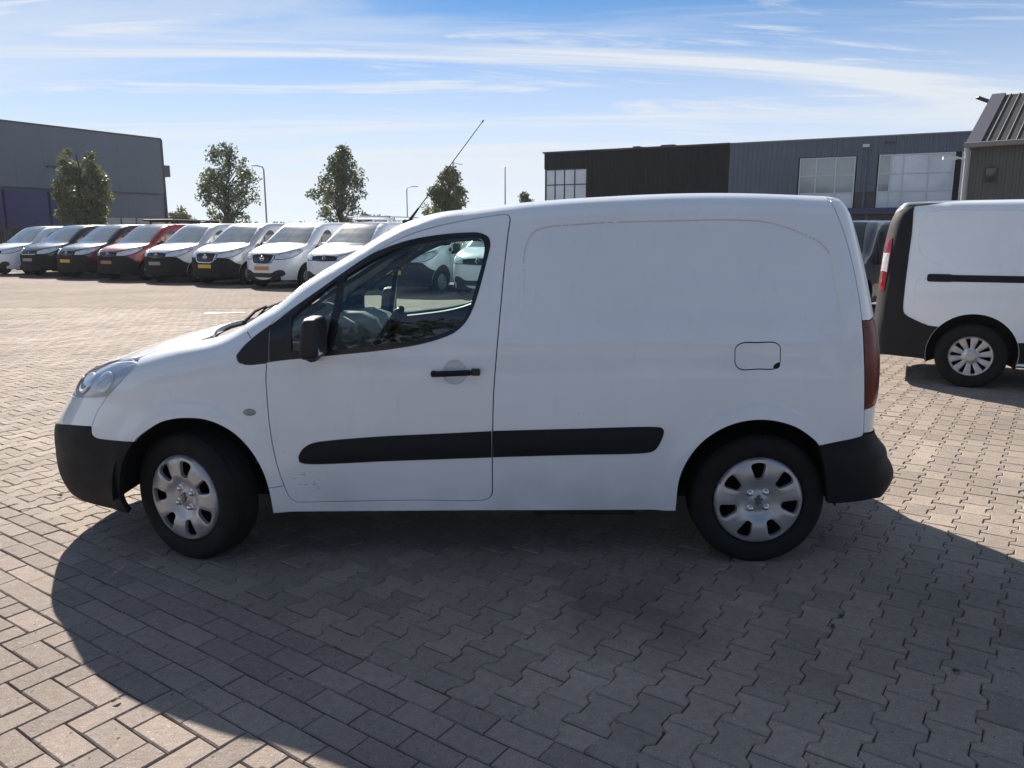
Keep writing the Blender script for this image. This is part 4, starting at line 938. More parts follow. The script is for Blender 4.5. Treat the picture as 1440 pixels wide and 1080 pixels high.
    if front:
        tpair('headlamp_surround', 'lampsurround', lambda: panel(VT, TZ(inset(clean(np.array(HL), .03), -.018)), step=.05, off=.002, gap=0, flange=.010), PLASTIC, r)
        for o in tpair('headlight', 'headlight', lambda: panel(VT, TZ(HL), step=.05, off=.004, gap=0, flange=.012), mat('fleet_headlamp', (.72, .75, .80), .15, metal=.15, coat=1, noise=(16, .30)), r): pass
        if style == 'diamond' or style == 'bar':
            g = tlink('grille', 'grille_band', lambda: panel(VT, TZ(V_([(TC, .83), (-1.08, .85)], [(-1.05, .965)], [(-1.2, .985), (TC, .995)])), step=.05, off=.006, gap=0, flange=.015, sym=True), GLOSSBLACK, r)
            if style == 'diamond':
                e = link('emblem', DIAMOND, CHROME, g); P = VT.side(TZ([(TC + .002, .93)]))[0]; e.location = (P[0] - .012, 0, .935)
            else:
                if 'chbar' not in _c: 
                    m_ = tube_on([(-1.10, .845), (-1.25, .835), (TC + .002, .83)], .014, 8, .012); _k = len(m_.v); m_.add([(x, -y, z) for x, y, z in m_.v], [f[::-1] for f in m_.f], True); _c['chbar'] = m_.me('grille_bar')
                link('grille_bar', _c['chbar'], CHROME, g); e = link('emblem', DISC, CHROME, g); P = VT.side(TZ([(TC + .002, .92)]))[0]; e.location = (P[0] - .012, 0, .92); e.rotation_euler = (0, 0, -math.pi / 2)
        elif style == 'v':
            g = tlink('grille', 'grille_v', lambda: panel(VT, TZ(V_([(TC, .70), (-1.26, .705), (-1.14, .76)], [(-1.03, .985)], [(-1.2, 1.0), (TC, 1.01)])), step=.05, off=.007, gap=0, flange=.015, sym=True), GLOSSBLACK, r)
            if 'vstrip' not in _c:
                m_ = tube_on(S([(-1.06, .985), (-1.12, .86), (-1.17, .77), (-1.24, .725), (-1.34, .715), (TC + .002, .712)], .04), .019, 8, .012); k0 = list(m_.v); f0 = list(m_.f); m_.add([(x, -y, z) for x, y, z in k0], [f[::-1] for f in f0], True); _c['vstrip'] = m_.me('grille_surround')
            link('grille_surround', _c['vstrip'], CHROME, g); e = link('emblem', RINGBAR, CHROME, g); P = VT.side(TZ([(TC + .002, .88)]))[0]; e.location = (P[0] - .014, 0, .885)
        top = .82 if style != 'v' else .69
        if tall_bumper:
            b = tlink('front_bumper', 'bumper_tall' + style[0], lambda: panel(VT, V_(TZ(S([(TC, .248), (-1.1, .248), (-.8, .25), (-.44, .25)], .05)), TZ(circ(*T_HUBS[0], .44, 195, 140, 10)), TZ([(-.50, .70), (-.70, .845), (-1.04, .85)]), TZ([(-1.2, top + .02), (TC, top)])), step=.06, off=.008, gap=0, flange=.02, sym=True), bumper_paint or PLASTIC, r)
        else:
            b = tlink('front_bumper', 'intake', lambda: panel(VT, TZ(V_(S([(TC, .33), (-1.1, .335), (-.88, .36), (-.76, .42)], .04), S([(-.76, .42), (-.80, .52), (-.92, .555), (-1.06, .52), (-1.15, .47), (TC, .46)], .04))), step=.05, off=.006, gap=0, flange=.014, sym=True), PLASTIC2, r)
        P = VT.side(TZ([(TC + .002, .585)]))[0]
        if plate is not None:
            p = link('number_plate', PLATE, plate, r); p.location = (P[0] - .022, plate_y, .60 if style == 'v' else .64)
    if rack:
        m_ = MB()
        for x in (1.6, 2.6, 3.5): m_.box((x, 0, 2.045), (.05, 1.5, .05)); [m_.box((x, k * .70, 2.0), (.05, .04, .10)) for k in (-1, 1)]
        for k in (-1, 1): m_.tube([(1.35, k * .72, 2.09), (3.75, k * .72, 2.09)], .022, 8)
        m_.tube([(1.35, -.75, 2.09), (1.35, .75, 2.09)], .035, 8); m_.build('roof_rack', CHROME if rack == 2 else STEEL, r)
    return r
ROWG = 'vans parked in the row across the yard'
HD = rad(65.5); hx_, hy_ = math.cos(HD), math.sin(HD)
ROW = [
 (1, dict(label='white van with dark lower bumper at the row end by the railing fence', paint=WHITE2, style='bar', plate=None)),
 (2, dict(label='black van with a chrome bar under its grille, second in the row', paint=BLACKP, style='bar', tall_bumper=True, plate=mat('grey_plate', (.35, .33, .30), .5))),
 (3, dict(label='black van with diamond emblem and yellow plate beside the red van', paint=BLACKP, style='diamond', tall_bumper=True)),
 (4, dict(label='red van with black bumper in the row', paint=REDP, style='diamond', tall_bumper=True, rack=1, plate=mat('dull_orange_plate', (.42, .22, .08), .5))),
 (5, dict(label='white van with tall black bumper and diamond emblem right beside the red van', paint=mat('shade_greyed_white_paint', (.66, .68, .70), .32, coat=.8, noise=(1.5, .06)), style='diamond', tall_bumper=True, plate=mat('grey_plate', (.35, .33, .30), .5))),  # white paint greyed: the shade on this van's front is in its colour
 (6, dict(label='pale van with chrome V grille and tall black bumper', paint=SILVERP, style='v', tall_bumper=True)),
 (7, dict(label='white van with chrome V grille, white bumper and orange plate', paint=WHITE2, style='v', plate=mat('orange_plate', (.60, .27, .07), .5))),
 (8, dict(label='white van with diamond grille half hidden behind the front white van', paint=WHITE2, style='diamond', rack=2, plate=None)),
 (9, dict(label='white van with black bumper seen through the cab window of the front van', paint=WHITE2, style='v', tall_bumper=True)),
 (10, dict(label='white van at the row end whose nose shows through the cab window', paint=WHITE2, style='diamond', plate=None)),
]
for i, kw in ROW:
    nx, ny = -7.394 + 2.163 * (i - 7) + random.uniform(-.05, .05), 23.3 - 1.309 * (i - 7) + random.uniform(-.12, .12)
    big_van(loc=(nx + .935 * hx_, ny + .935 * hy_, 0), rz=HD + random.uniform(-.02, .02), group=ROWG, scale=1.0 if i != 1 else .98, **kw)
big_van('dark grey van with black mirror parked behind the white van at the right', (5.9, 15.25, 0), rad(50), DARKBLUE, 'diamond', True, scale=.95)

# the white van at the right edge: rear half in view, with black corner cladding
wv = big_van('white van cut off at the right edge with black rear corner and sliding door rail', (7.87, 7.45, 0), rad(153), WHITE, 'diamond', True, scale=.98, front=False)
pill = [(3.80, 1.90), (3.775, 1.667), (3.768, 1.374), (3.760, 1.042), (3.752, .80), (3.735, .757), (3.614, .684), (3.52, .645)]
clad_o = V_(TZ(S(pill, .04)), TZ(circ(*T_HUBS[1], .429, 40, -14, 10)), TZ(S([(3.53, .282), (3.7, .288), (3.95, .30), (TR, .30)], .05)), TZ([(TR, .62), (4.25, .63), (4.22, 1.0), (4.20, 1.52), (4.12, 1.78), (3.90, 1.88)]))
skin('corner_cladding', panel(VT, clad_o, step=.04, off=.006, gap=0, flange=.016), PLASTIC, wv, True)
tl2 = skin('tail_light', panel(VT, TZ([(3.955, .99), (4.01, .99), (4.05, 1.06), (4.05, 1.55), (3.965, 1.56), (3.945, 1.40)]), step=.03, off=.010, gap=0, flange=.02, bulge=.016), RED_BRIGHT, wv, True)
skin('reversing_lens', panel(VT, TZ([(3.948, 1.20), (4.045, 1.20), (4.045, 1.40), (3.95, 1.40)]), step=.03, off=.022, gap=0, flange=.02, bulge=.010), WHITE_LENS, tl2, True)
def groove(path, r=.010): 
    m_ = tube_on(S(path, .03), r, 6, -.0065); m_.v = [(x, -y, z) for x, y, z in m_.v]; return m_
g1 = groove([(2.2, 1.80), (2.9, 1.835), (3.5, 1.84), (3.64, 1.82), (3.695, 1.74), (3.70, 1.60), (3.70, 1.50), (3.66, 1.40), (3.58, 1.335), (3.47, 1.285), (3.2, 1.275), (2.9, 1.275)]); g1.build('panel_groove', WHITE, wv)
g2 = groove([(3.45, 1.135), (3.60, 1.135), (3.655, 1.12), (3.665, 1.06), (3.67, .87)]); g2.build('panel_groove', WHITE, wv)
rail = TZ([(3.56, 1.11), (3.56, 1.185), (3.35, 1.19), (3.34, 1.18), (1.9, 1.18), (1.9, 1.115), (3.34, 1.11)])
skin('door_rail', panel(VT, TZ(rounded([(1.9, 1.118), (3.345, 1.112), (3.36, 1.108), (3.575, 1.108), (3.575, 1.19), (3.36, 1.19), (3.345, 1.183), (1.9, 1.186)], .03)), step=.03, off=.004, gap=0, flange=.02, bulge=.016), PLASTIC, wv, True)
skin('sill_cladding', panel(VT, V_(TZ([(.50, .30), (2.655, .29)]), TZ(circ(*T_HUBS[1], .429, 192, 160, 8)), TZ([(2.66, .51), (.45, .51)])), step=.05, off=.008, gap=0, flange=.02), PLASTIC, wv, True)
m_ = MB(); m_.tube([(1.0, .93, .27), (2.68, .93, .27)], .028, 10); m_.build('side_step', CHROME, wv)

# ------------------------------------------------------------------ buildings
def frame_xy(o, e):                    # local frame: s along the wall, d outwards (towards the viewer), z up
    e = np.array(e, float); e /= np.linalg.norm(e); n = np.array([e[1], -e[0]])
    def w(s, d, z): p = np.array(o) + e * s + n * d; return (p[0], p[1], z)
    w.ang = math.atan2(e[1], e[0]); return w
def wbox(mb, w, s0, s1, d0, d1, z0, z1):
    c = w((s0 + s1) / 2, (d0 + d1) / 2, (z0 + z1) / 2); mb.box(c, (s1 - s0, abs(d1 - d0), z1 - z0), w.ang); return mb
def ribbed(mb, w, s0, s1, z0, z1, d, pitch=.25, depth=.035):
    """trapezoidal sheet cladding"""
    n = max(1, int(round((s1 - s0) / pitch))); p = (s1 - s0) / n; V = []; F = []
    for i in range(n):
        a = s0 + i * p
        for s, k in ((a, 0), (a + p * .5, 0), (a + p * .6, 1), (a + p * .9, 1)): V += [w(s, d + depth * k, z0), w(s, d + depth * k, z1)]
    V += [w(s1, d, z0), w(s1, d, z1)]
    for i in range(len(V) // 2 - 1): F.append((2 * i, 2 * i + 2, 2 * i + 3, 2 * i + 1))
    return mb.add(V, F)
C_BLACK = mat('black_cladding', (.006, .008, .012), .8, spec=.15, noise=(.6, .15))
C_GREY = mat('blue_grey_cladding', (.090, .120, .160), .45, noise=(.5, .10))
C_GREY2 = mat('warehouse_grey_cladding', (.105, .135, .180), .5, noise=(.25, .10))
C_FRAME = mat('pale_window_frame', (.62, .65, .68), .45)
C_FRAMED = mat('dark_window_frame', (.03, .033, .038), .45)
C_PANEL = mat('pale_spandrel_panel', (.66, .72, .78), .5, noise=(.8, .06))
BGLASS = mat('office_window_glass', (.20, .25, .28), .06, coat=1, spec=.8, noise=(.35, .35))
BGLASS2 = mat('sky_toned_window_glass', (.52, .60, .68), .08, coat=1, noise=(.4, .22))  # the sky's reflection is put into the pale pane colour
BLUE = mat('deep_blue_paint', (.008, .020, .14), .5, noise=(.8, .3))
BLUEB = mat('blue_fascia_paint', (.012, .028, .11), .45)
CONC = mat('pale_concrete', (.42, .42, .42), .8, noise=(.7, .12))
def window(b, w, cols, rows, frame_m, pane_m, panel_rows=(), d=.02, t=.06, label=None):
    """frame with mullions; each pane and panel is a part of the window"""
    fm_ = MB(); S0, S1, Z0, Z1 = cols[0], cols[-1], rows[0], rows[-1]
    for s in cols: wbox(fm_, w, s - t / 2, s + t / 2, d, d + .08, Z0 + t / 2, Z1 - t / 2)
    for z in (Z0, Z1): wbox(fm_, w, S0 - t / 2, S1 + t / 2, d, d + .08, z - t / 2, z + t / 2)
    for z in rows[1:-1]:
        for a, c in zip(cols, cols[1:]): wbox(fm_, w, a + t / 2, c - t / 2, d, d + .075, z - t / 2, z + t / 2)
    f = fm_.build('window', frame_m, b)
    for j, (z0, z1) in enumerate(zip(rows, rows[1:])):
        for a, c in zip(cols, cols[1:]):
            wbox(MB(), w, a, c, d, d + .03, z0, z1)
            p = wbox(MB(), w, a + t / 2 + .004, c - t / 2 - .004, d + .005, d + .03 + random.uniform(0, .008), z0 + t / 2 + .004, z1 - t / 2 - .004)
            p.build('spandrel_panel' if j in panel_rows else 'pane', C_PANEL if j in panel_rows else (pane_m if random.random() < .7 else BGLASS), f)
    return f
w = frame_xy((2.1, 52.0), (21.9, -11.0)); H = 7.0
b = empty('office_building', (2.1, 52, 0)); tag(b, 'long two storey office building clad in black at one end, blue grey beyond', 'building')
def bb(mb, name, m): 
    o = mb.build(name, m); o.parent = b; o.matrix_parent_inverse = Matrix.Translation(b.location).inverted(); return o
class BP:                              # parent proxy so that children keep world coordinates
    pass
b.location = (0, 0, 0)
wbox(MB(), w, -.0, 36, -14, -.06, 0, H - .12).build('core', C_BLACK, b)
mb = MB(); ribbed(mb, w, 0, 11.7, 5.95, H, .06, .30, .03); ribbed(mb, w, 3.0, 11.7, 0, 5.95, .0, .30, .03); mb.build('black_cladding', C_BLACK, b)
mb = MB(); ribbed(mb, w, 11.7, 36, 6.02, H, .03, .26, .04); ribbed(mb, w, 11.7, 15.5, 3.1, 6.02, .03, .26, .04); ribbed(mb, w, 18.5, 19.5, 4.0, 6.02, .03, .26, .04); ribbed(mb, w, 24.4, 36, 3.1, 6.02, .03, .26, .04); mb.build('grey_cladding', C_GREY, b)
mb = MB(); wbox(mb, w, -.10, 11.7, -.4, .14, H, H + .09); mb.build('roof_edge', C_FRAMED, b)
mb = MB(); wbox(mb, w, 11.705, 36, -.4, .12, H, H + .07); mb.build('roof_edge', mat('grey_roof_edge', (.22, .24, .26), .5), b)
wbox(MB(), w, 18.5, 19.5, -.04, .02, 3.1, 4.0).build('dark_panel', mat('charcoal_panel', (.035, .04, .048), .5), b)
window(b, w, [.12, .75, 1.4, 2.1, 2.9], [3.85, 4.9, 5.9], C_FRAMED, BGLASS2, d=-.03)
window(b, w, [15.6, 16.45, 17.45, 18.4], [3.1, 3.95, 4.95, 5.95], C_FRAME, BGLASS, (0,), d=-.02)
window(b, w, [19.6, 20.15, 20.75, 21.95, 23.1], [3.1, 3.98, 4.95, 5.98], C_FRAME, BGLASS2, (0,), d=-.02)
window(b, w, [23.45, 23.9, 24.4], [3.1, 3.98, 4.95, 5.98], C_FRAME, BGLASS2, (0,), d=-.02)
wbox(MB(), w, 11.7, 36, 0, .9, 2.72, 3.06).build('fascia', BLUEB, b)
mb = MB(); wbox(mb, w, 3, 36, -.05, -.02, 0, 2.72); mb.build('ground_floor', C_FRAMED, b)
for s in (16.2, 19.1, 22.2, 25): wbox(MB(), w, s, s + .12, .0, .12, 0, 2.70).build('post', C_GREY, b)
MB().tube([w(18.95, .14, 2.9), w(18.95, .14, 6.5), w(18.95, .05, 6.62)], .055, 8).build('downpipe', C_GREY, b)
wbox(MB(), w, 18.72, 19.05, .08, .28, 6.45, 6.62).build('wall_lamp', C_FRAME, b)
for s in (5.4, 7.2, 7.6): wbox(MB(), w, s, s + random.uniform(.2, .5), -2, -1.4, H, H + .34).build('roof_vent', C_FRAMED, b)
wbox(MB(), w, 19.8, 20.3, .05, .20, 6.62, 6.70).build('wall_lamp', C_FRAMED, b)

for o in [b] + [c for c in bpy.data.objects if c.parent is b or (c.parent and c.parent.parent is b)]:
    if o.type == 'MESH':
        for v in o.data.vertices: v.co.z = 1.566 + (v.co.z - 1.566) * .94 if v.co.z > 1.566 else v.co.z
# workshop at the right edge
e0 = np.array([.783, -.622]); g0 = np.array([.622, .783]); cpt = np.array([15.0, 25.8]) - e0 * .37
w2 = frame_xy(cpt, e0)
h = empty('workshop'); tag(h, 'grey workshop with dark corrugated pitched roof at the right edge', 'building')
mb = MB(); ribbed(mb, w2, .03, 14, 0, 4.36, 0, .20, .022); mb.build('wall', mat('dark_green_grey_boards', (.075, .085, .082), .6, noise=(.7, .15)), h)
V = [w2(0, -.02, 0), w2(0, -3.75, 0), w2(0, -7.5, 0), w2(0, -7.5, 4.4), w2(0, -3.75, 6.2), w2(0, -.02, 4.4)]
MB().add(V, [(0, 1, 2, 3, 4, 5)]).build('gable_wall', C_GREY2, h)
rf = MB(); RL = 4.05; sl = 2.25 / 4.6
def rp(s, t, dz=0): return w2(s, .30 - t, 4.40 + sl * t + dz)
rf.add([rp(.28, 0), rp(14, 0), rp(14, RL), rp(.28, RL)], [(0, 1, 2, 3)]); rf.add([rp(.28, RL), rp(14, RL), w2(14, -7.6, 4.4), w2(.28, -7.6, 4.4)], [(0, 1, 2, 3)])
roof2 = rf.build('roof', mat('dark_roof_sheet', (.016, .016, .020), .7, noise=(1.5, .25)), h)
for k in range(50):
    s = .46 + k * .262
    MB().tube([rp(s, .0, .012), rp(s, RL, .012)], .026, 6).build('roof_rib', mat('sun_pale_roof_rib', (.085, .080, .085), .7, noise=(2, .2)), roof2)  # ribs paler than the sheet: sunlit crests put into their colour
mb = MB(); V = [rp(-.12, -.02, .05), rp(.30, -.02, .05), rp(.30, RL + .05, .05), rp(-.12, RL + .05, .05), rp(-.12, -.02, -.22), rp(.30, -.02, -.10), rp(.30, RL + .05, -.10), rp(-.12, RL + .05, -.22)]
mb.add(V, [(0, 1, 2, 3), (4, 7, 6, 5), (0, 4, 5, 1), (1, 5, 6, 2), (2, 6, 7, 3), (3, 7, 4, 0)]); mb.build('barge_board', mat('lilac_grey_flashing', (.085, .085, .105), .5), h)
MB().tube([w2(-.15, .38, 4.36), w2(14, .38, 4.36)], .085, 10).build('gutter', mat('grey_gutter', (.20, .20, .21), .5), h)
MB().tube([w2(-.06, .36, 4.3), w2(-.06, .14, 4.05), w2(-.06, .12, 0)], .075, 10).build('downpipe', mat('pale_downpipe', (.38, .40, .43), .5), h)
f = wbox(MB(), w2, .46, .80, .02, .06, 3.18, 3.68).build('window', C_FRAMED, h); wbox(MB(), w2, .50, .76, .061, .07, 3.22, 3.64).build('pane', FLEETGLASS, f)
mb = MB(); mb.tube([w2(-.1, .1, 3.95), w2(-.35, .35, 4.0)], .03, 8); mb.box(w2(-.5, .45, 3.98), (.42, .12, .10), w2.ang + .5); mb.build('floodlight', C_FRAME, h)

# grey warehouse at the left
w3 = frame_xy((-29.75, 68.7), (6.9, 11.7))           # s runs away from the viewer, ends at 0
wh = empty('warehouse'); tag(wh, 'large plain grey warehouse with blue loading bays at the left edge', 'building')
mb = MB(); wbox(mb, w3, -60, 0, -40, -.05, 0, 9.9); mb.build('core', C_GREY2, wh)
nP = 30
for k in range(nP):
    s0 = -60 + k * 2; PANEL_ = wbox(MB(), w3, s0 + .003, s0 + 1.997, -.05, .10, 5.2, 9.95); PANEL_.build('cladding_panel', C_GREY2, wh)
for k in range(4):
    s0 = -6.8 + k * 1.7; wbox(MB(), w3, s0 + .003, s0 + 1.697, -.05, .02, 3.1, 5.12).build('cladding_panel', C_GREY2, wh)
mb = MB(); wbox(mb, w3, -60, .05, -.3, .16, 9.95, 10.08); mb.build('roof_edge', mat('dark_roof_edge', (.05, .055, .06), .5), wh)
wbox(MB(), w3, 0, .14, -.3, .16, 0, 9.95).build('corner_trim', mat('dark_roof_edge', (.05, .055, .06), .5), wh)
wbox(MB(), w3, -60, -.6, -.04, .22, 5.12, 5.2).build('canopy_edge', mat('dark_roof_edge', (.05, .055, .06), .5), wh)
for k in range(4):
    s0 = -6.9 - 3.2 * (k + 1); d_ = wbox(MB(), w3, s0 + .1, s0 + 3.1, -.03, .5, 2.1, 4.95).build('loading_bay', BLUE, wh)
    wbox(MB(), w3, s0 + .3, s0 + 2.9, .505, .53, .3, 2.05).build('bay_door', BLACK, d_)
for k in range(5): wbox(MB(), w3, -6.8 + k * 1.35, -6.8 + k * 1.35 + 1.2, -.04, .06, .2, 3.02).build('plinth_panel', CONC, wh)
wbox(MB(), w3, .15, .75, -.9, .05, 6.75, 7.75).build('ventilation_box', mat('dark_roof_edge', (.05, .055, .06), .5), wh)
wbox(MB(), w3, -9.8, -9.2, .1, .35, 6.8, 6.95).build('wall_lamp', C_FRAMED, wh); MB().tube([w3(-9.5, .6, 4.3), w3(-9.5, .6, 5.1)], .09, 8).build('vent_pipe', CONC, wh)

for o in [c for c in bpy.data.objects if c.parent is wh or (c.parent and c.parent.parent is wh)]:
    for v in o.data.vertices: v.co.z = 1.566 + (v.co.z - 1.566) * .94 if v.co.z > 1.566 else v.co.z
# railing fence behind the left end of the row
fe = empty('railing_fence'); tag(fe, 'black steel railing fence behind the far end of the row of vans', 'fence')
fo, fd = np.array([-30.0, 41.0]), np.array([2.163, -1.309]) / 2.528
for k in range(6): p = fo + fd * 2.6 * k; MB().box((p[0], p[1], 1.05), (.08, .08, 2.1), math.atan2(fd[1], fd[0])).build('post', C_FRAMED, fe)
for z in (.25, 1.85): p = fo + fd * 6.5; MB().box((p[0], p[1], z), (13, .03, .04), math.atan2(fd[1], fd[0])).build('rail', C_FRAMED, fe)
me_b = MB().box((0, 0, 1.07), (.03, .02, 2.0)).me('railing_bar')
for k in range(72):
    p = fo + fd * (.09 + .18 * k); o = link('railing_bar', me_b, C_FRAMED, fe); o.location = (p[0], p[1], 0); o.rotation_euler = (0, 0, math.atan2(fd[1], fd[0]))

# ------------------------------------------------------------------ lamps and flagpoles
GALV = mat('galvanised_steel', (.30, .31, .32), .5, metal=.4)
def lamp(label, x, y, hgt, arm, n=''):
    r = empty('street_lamp', (x, y, 0)); tag(r, label, 'street lamp', 'street lamps beyond the row of vans')
    MB().tube([(0, 0, 0), (0, 0, 1.2), (0, 0, hgt - .35), (arm * .10, 0, hgt - .10), (arm * .55, 0, hgt)], [.11, .085, .07, .06, .05], 10).build('pole', GALV, r)
    mb = MB(); mb.box((arm * .8, 0, hgt + .03), (abs(arm) * .62, .26, .10), bev=.03); mb.build('lamp_head', GALV, r); return r
def at(px, d): return (px - 720) / 1100 * (.982 * d)
lamp('tall street lamp with its arm to the left, between the two tall trees', at(376, 77), 77, 8.0, -1.0)
lamp('smaller street lamp with its arm to the right, beside the aerial', at(573.5, 108), 108, 7.9, 1.4)
r = empty('street_lamp', (22.0, 35, 0)); tag(r, 'dark lamp arm rising behind the corrugated roof at the right', 'street lamp', 'street lamps beyond the row of vans')
MB().tube([(0, 0, 0), (0, 0, 6.3), (-.45, 0, 6.75), (-1.4, 0, 7.05)], .06, 8).build('pole', C_FRAMED, r); mb = MB(); mb.box((0, 0, 0), (.95, .25, .10), bev=.03); o = mb.build('lamp_head', C_FRAMED, r); o.location = (-1.75, 0, 7.17); o.rotation_euler = (0, rad(18), 0)
for px, d, top, lab in ((638.5, 72, 8.0, 'white flagpole with a thin crossbar in front of the dark tree'), (710.5, 79, 8.0, 'white flagpole standing alone between the tree and the black building'), (766.5, 90, 8.1, 'white flagpole close to the left end of the black building')):
    r = empty('flagpole', (at(px, d), d, 0)); tag(r, lab, 'flagpole', 'flagpoles beyond the yard')
    MB().tube([(0, 0, 0), (0, 0, top)], [.09, .05], 10).build('pole', GALV, r); mb = MB(); mb.lathe([(0, .1), (.07, .05), (.07, 0), (0, -.02)], 12, 'z', (0, 0, top)); mb.build('cap', GALV, r)
    if px < 700: MB().tube([(0, 0, top - .15), (.85, 0, top - .32)], .025, 6).build('flag_arm', GALV, r)

# ------------------------------------------------------------------ trees
def leaf_mat(name, col):
    m = bpy.data.materials.new(name); m.use_nodes = True; t = m.node_tree; t.nodes.clear(); ln = t.links.new
    o = t.nodes.new('ShaderNodeOutputMaterial'); d = t.nodes.new('ShaderNodeBsdfPrincipled'); tr = t.nodes.new('ShaderNodeBsdfTranslucent'); mx = t.nodes.new('ShaderNodeMixShader'); mx.inputs[0].default_value = .35
    at_ = t.nodes.new('ShaderNodeAttribute'); at_.attribute_name = 'tone'
    h = t.nodes.new('ShaderNodeHueSaturation'); h.inputs['Color'].default_value = (*col, 1); mr = t.nodes.new('ShaderNodeMapRange'); mr.inputs[3].default_value = .55; mr.inputs[4].default_value = 1.6
    ln(at_.outputs['Fac'], mr.inputs[0]); ln(mr.outputs[0], h.inputs['Value']); hh = t.nodes.new('ShaderNodeMapRange'); hh.inputs[3].default_value = .53; hh.inputs[4].default_value = .46; ln(at_.outputs['Fac'], hh.inputs[0]); ln(hh.outputs[0], h.inputs['Hue'])
    ln(h.outputs[0], d.inputs['Base Color']); ln(h.outputs[0], tr.inputs[0]); d.inputs['Roughness'].default_value = .5
    ln(d.outputs[0], mx.inputs[1]); ln(tr.outputs[0], mx.inputs[2]); ln(mx.outputs[0], o.inputs[0]); return m
LEAF = leaf_mat('tree_leaves', (.100, .135, .068)); LEAF2 = leaf_mat('yellowing_leaves', (.120, .145, .062)); LEAFD = leaf_mat('far_foliage', (.050, .060, .035)); BARK = mat('bark', (.055, .045, .037), .9, noise=(6, .3))
def leaves(centres, radii, per, size, rng, squash=1.0):
    C_ = np.repeat(np.array(centres), per, 0); Rr = np.repeat(np.array(radii), per); n = len(C_)
    d = rng.normal(size=(n, 3)); d /= np.linalg.norm(d, axis=1, keepdims=True); P = C_ + d * (Rr * rng.random(n) ** .45)[:, None] * [1, 1, squash]
    a = rng.normal(size=(n, 3)); a /= np.linalg.norm(a, axis=1, keepdims=True); b_ = np.cross(a, rng.normal(size=(n, 3))); b_ /= np.linalg.norm(b_, axis=1, keepdims=True)
    s = size * rng.uniform(.6, 1.3, n)[:, None]
    V = np.stack([P - a * s, P + b_ * s * .55, P + a * s, P - b_ * s * .55], 1).reshape(-1, 3); F = np.arange(4 * n).reshape(-1, 4)
    tone = np.repeat(np.clip(np.repeat(rng.random(len(centres)), per) * .6 + rng.random(n) * .5, 0, 1), 4); return V, F, tone
def leaf_obj(name, V, F, tone, m, parent):
    me = bpy.data.meshes.new(name); me.from_pydata(V.tolist(), [], F.tolist()); me.attributes.new('tone', 'FLOAT', 'POINT').data.foreach_set('value', tone.astype(np.float32)); me.materials.append(m); return link(name, me, None, parent)
def tree(label, px, d, top, base, width, seed, m=LEAF, lobes=None, nclu=70, per=46, size=.12, clu=.42, group='trees beyond the row of vans', name='tree'):
    rng = np.random.default_rng(seed); r = empty(name, (at(px, d), d, 0)); tag(r, label, 'tree', group)
    tr = MB(); hgt = top * .93; ax = [(rng.normal(0, .05) * k, rng.normal(0, .05) * k, hgt * k / 6) for k in range(7)]
    tr.tube(ax, [.14 - .018 * k for k in range(7)], 9)
    lobes = lobes or [(0, 0, (top + base) / 2, width / 2, (top - base) / 2)]
    cs = []
    while len(cs) < nclu:
        l = lobes[rng.integers(len(lobes))]; p = rng.uniform(-1, 1, 3); q = np.linalg.norm(p)
        if q > 1 or q < .28: continue
        taper = 1 - .45 * max(p[2], 0) ** 1.5 - .25 * max(-p[2], 0)
        cs.append((l[0] + p[0] * l[3] * taper, l[1] + p[1] * l[3] * taper, l[2] + p[2] * l[4] * .94))
    for i, c in enumerate(cs):
        if i % 2: continue
        z0 = max(base * .9, c[2] - .25 * top * rng.uniform(.5, 1.1)); f = min(z0 / hgt, .98) * 6; k = int(f); a0 = np.array(ax[k]) + (np.array(ax[min(k + 1, 6)]) - np.array(ax[k])) * (f - k)
        mid = (a0 + np.array(c)) / 2 + [0, 0, .12]; tr.tube([a0, mid, c], [.045, .03, .012], 5)
    tr.build('trunk', BARK, r)
    V, F, t = leaves(cs, np.full(len(cs), clu) * rng.uniform(.7, 1.25, len(cs)), per, size, rng); leaf_obj('crown', V, F, t, m, r); return r
tree('dense broad tree with two rounded tops in front of the grey warehouse', 122, 48, 6.7, 1.0, 3.6, 3, LEAF2, [(-.68, 0, 3.9, .85, 2.75), (.66, .1, 3.85, .88, 2.6), (0, 0, 2.6, 1.3, 2.0)], 200, 84, .10, .38)
tree('tall airy tree standing left of the tall street lamp', 323, 56, 8.0, 1.9, 4.5, 11, LEAF, None, 140, 44, .105, .42)
tree('tall airy tree in the middle, standing right of the tall street lamp', 480, 56, 7.8, 1.8, 4.6, 23, LEAF, [(0, 0, 3.6, 2.5, 1.9), (.1, 0, 5.2, 1.7, 2.0), (0, 0, 6.3, 1.0, 1.5)], 150, 44, .105, .42)
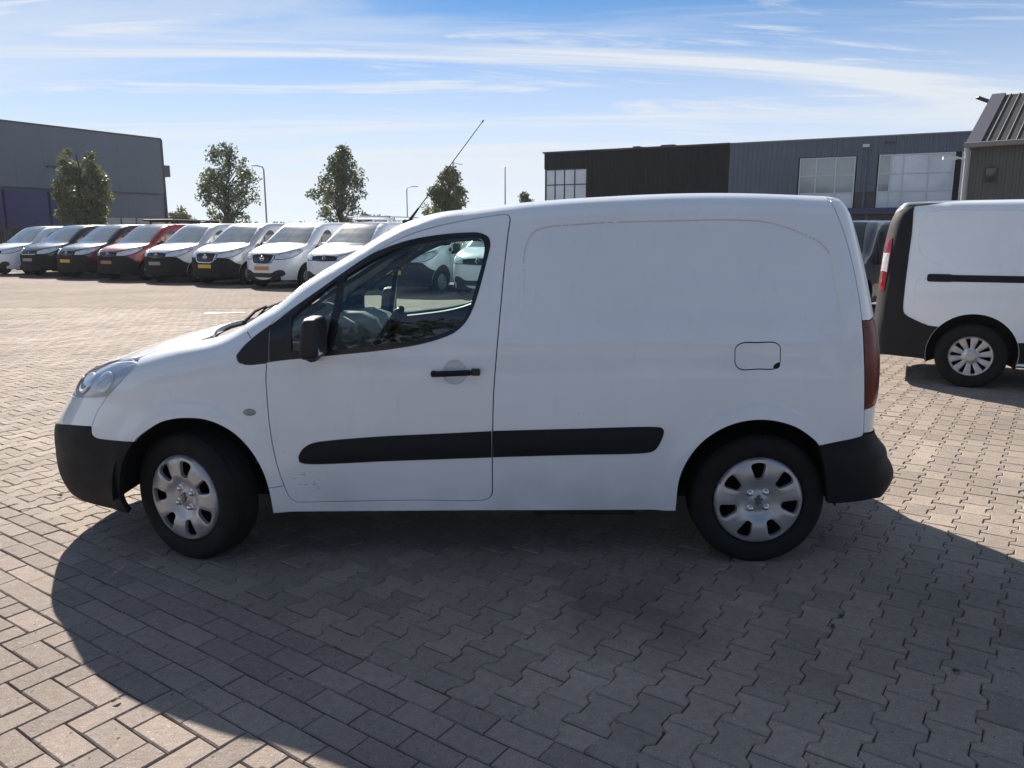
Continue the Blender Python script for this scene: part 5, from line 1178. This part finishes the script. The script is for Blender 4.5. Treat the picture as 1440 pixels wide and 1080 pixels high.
tree('dense tree behind the thin white flagpole, right of the aerial', 627, 62, 6.9, 1.0, 3.4, 31, LEAF2, [(.4, 0, 4.6, 1.1, 2.3), (-.4, 0, 3.4, 1.45, 2.2)], 150, 66, .11, .40)
tree('small treetop just showing above the roof of the front white van', 737, 70, 5.55, 2.6, 1.5, 37, LEAF2, None, 34, 56, .11, .34)
rng = np.random.default_rng(5)
def bush_line(name, label, x0, x1, y0, y1, n, zlo, zhi, clu, per, size, m):
    cs, rs = [], []
    for k in range(n):
        f = rng.random(); top = zlo + (zhi - zlo) * (.5 + .5 * math.sin(f * 37 + math.sin(f * 11) * 3)) * rng.uniform(.7, 1.1)
        x = x0 + (x1 - x0) * f; y = y0 + (y1 - y0) * f + rng.uniform(-2, 2); z = rng.uniform(.1, 1) ** .7 * top; cs.append((x, y, z)); rs.append(clu * rng.uniform(.7, 1.2))
    V, F, t = leaves(cs, rs, per, size, rng, .8); o = leaf_obj(name, V, F, t, m, None); tag(o, label, kind='stuff'); return o
bush_line('treeline', 'far low line of bushes and trees along the horizon', -95, 45, 165, 185, 620, 3.2, 5.4, 1.5, 30, .55, LEAFD)
bush_line('hedge', 'tall dark belt of trees behind the photographer', -60, 60, -36, -36, 900, 8.0, 12.0, 1.5, 34, .34, LEAFD)
tree('round distant bush right of the grey warehouse', 256, 95, 4.7, .3, 3.6, 41, LEAF2, [(0, 0, 2.6, 1.7, 2.1)], 45, 44, .22, .6, name='bush')

# ------------------------------------------------------------------ the hazy air
hz = MB().box((0, 0, 6.5), (560, 560, 15)).build('haze'); tag(hz, 'thin pale haze over the yard', kind='stuff')
hm = bpy.data.materials.new('haze'); hm.use_nodes = True; ht = hm.node_tree; ht.nodes.clear()
ho = ht.nodes.new('ShaderNodeOutputMaterial'); hv = ht.nodes.new('ShaderNodeVolumePrincipled'); hv.inputs['Density'].default_value = .00035; hv.inputs['Color'].default_value = (.86, .92, 1, 1); hv.inputs['Anisotropy'].default_value = .2
ht.links.new(hv.outputs[0], ho.inputs['Volume']); hz.data.materials.append(hm)
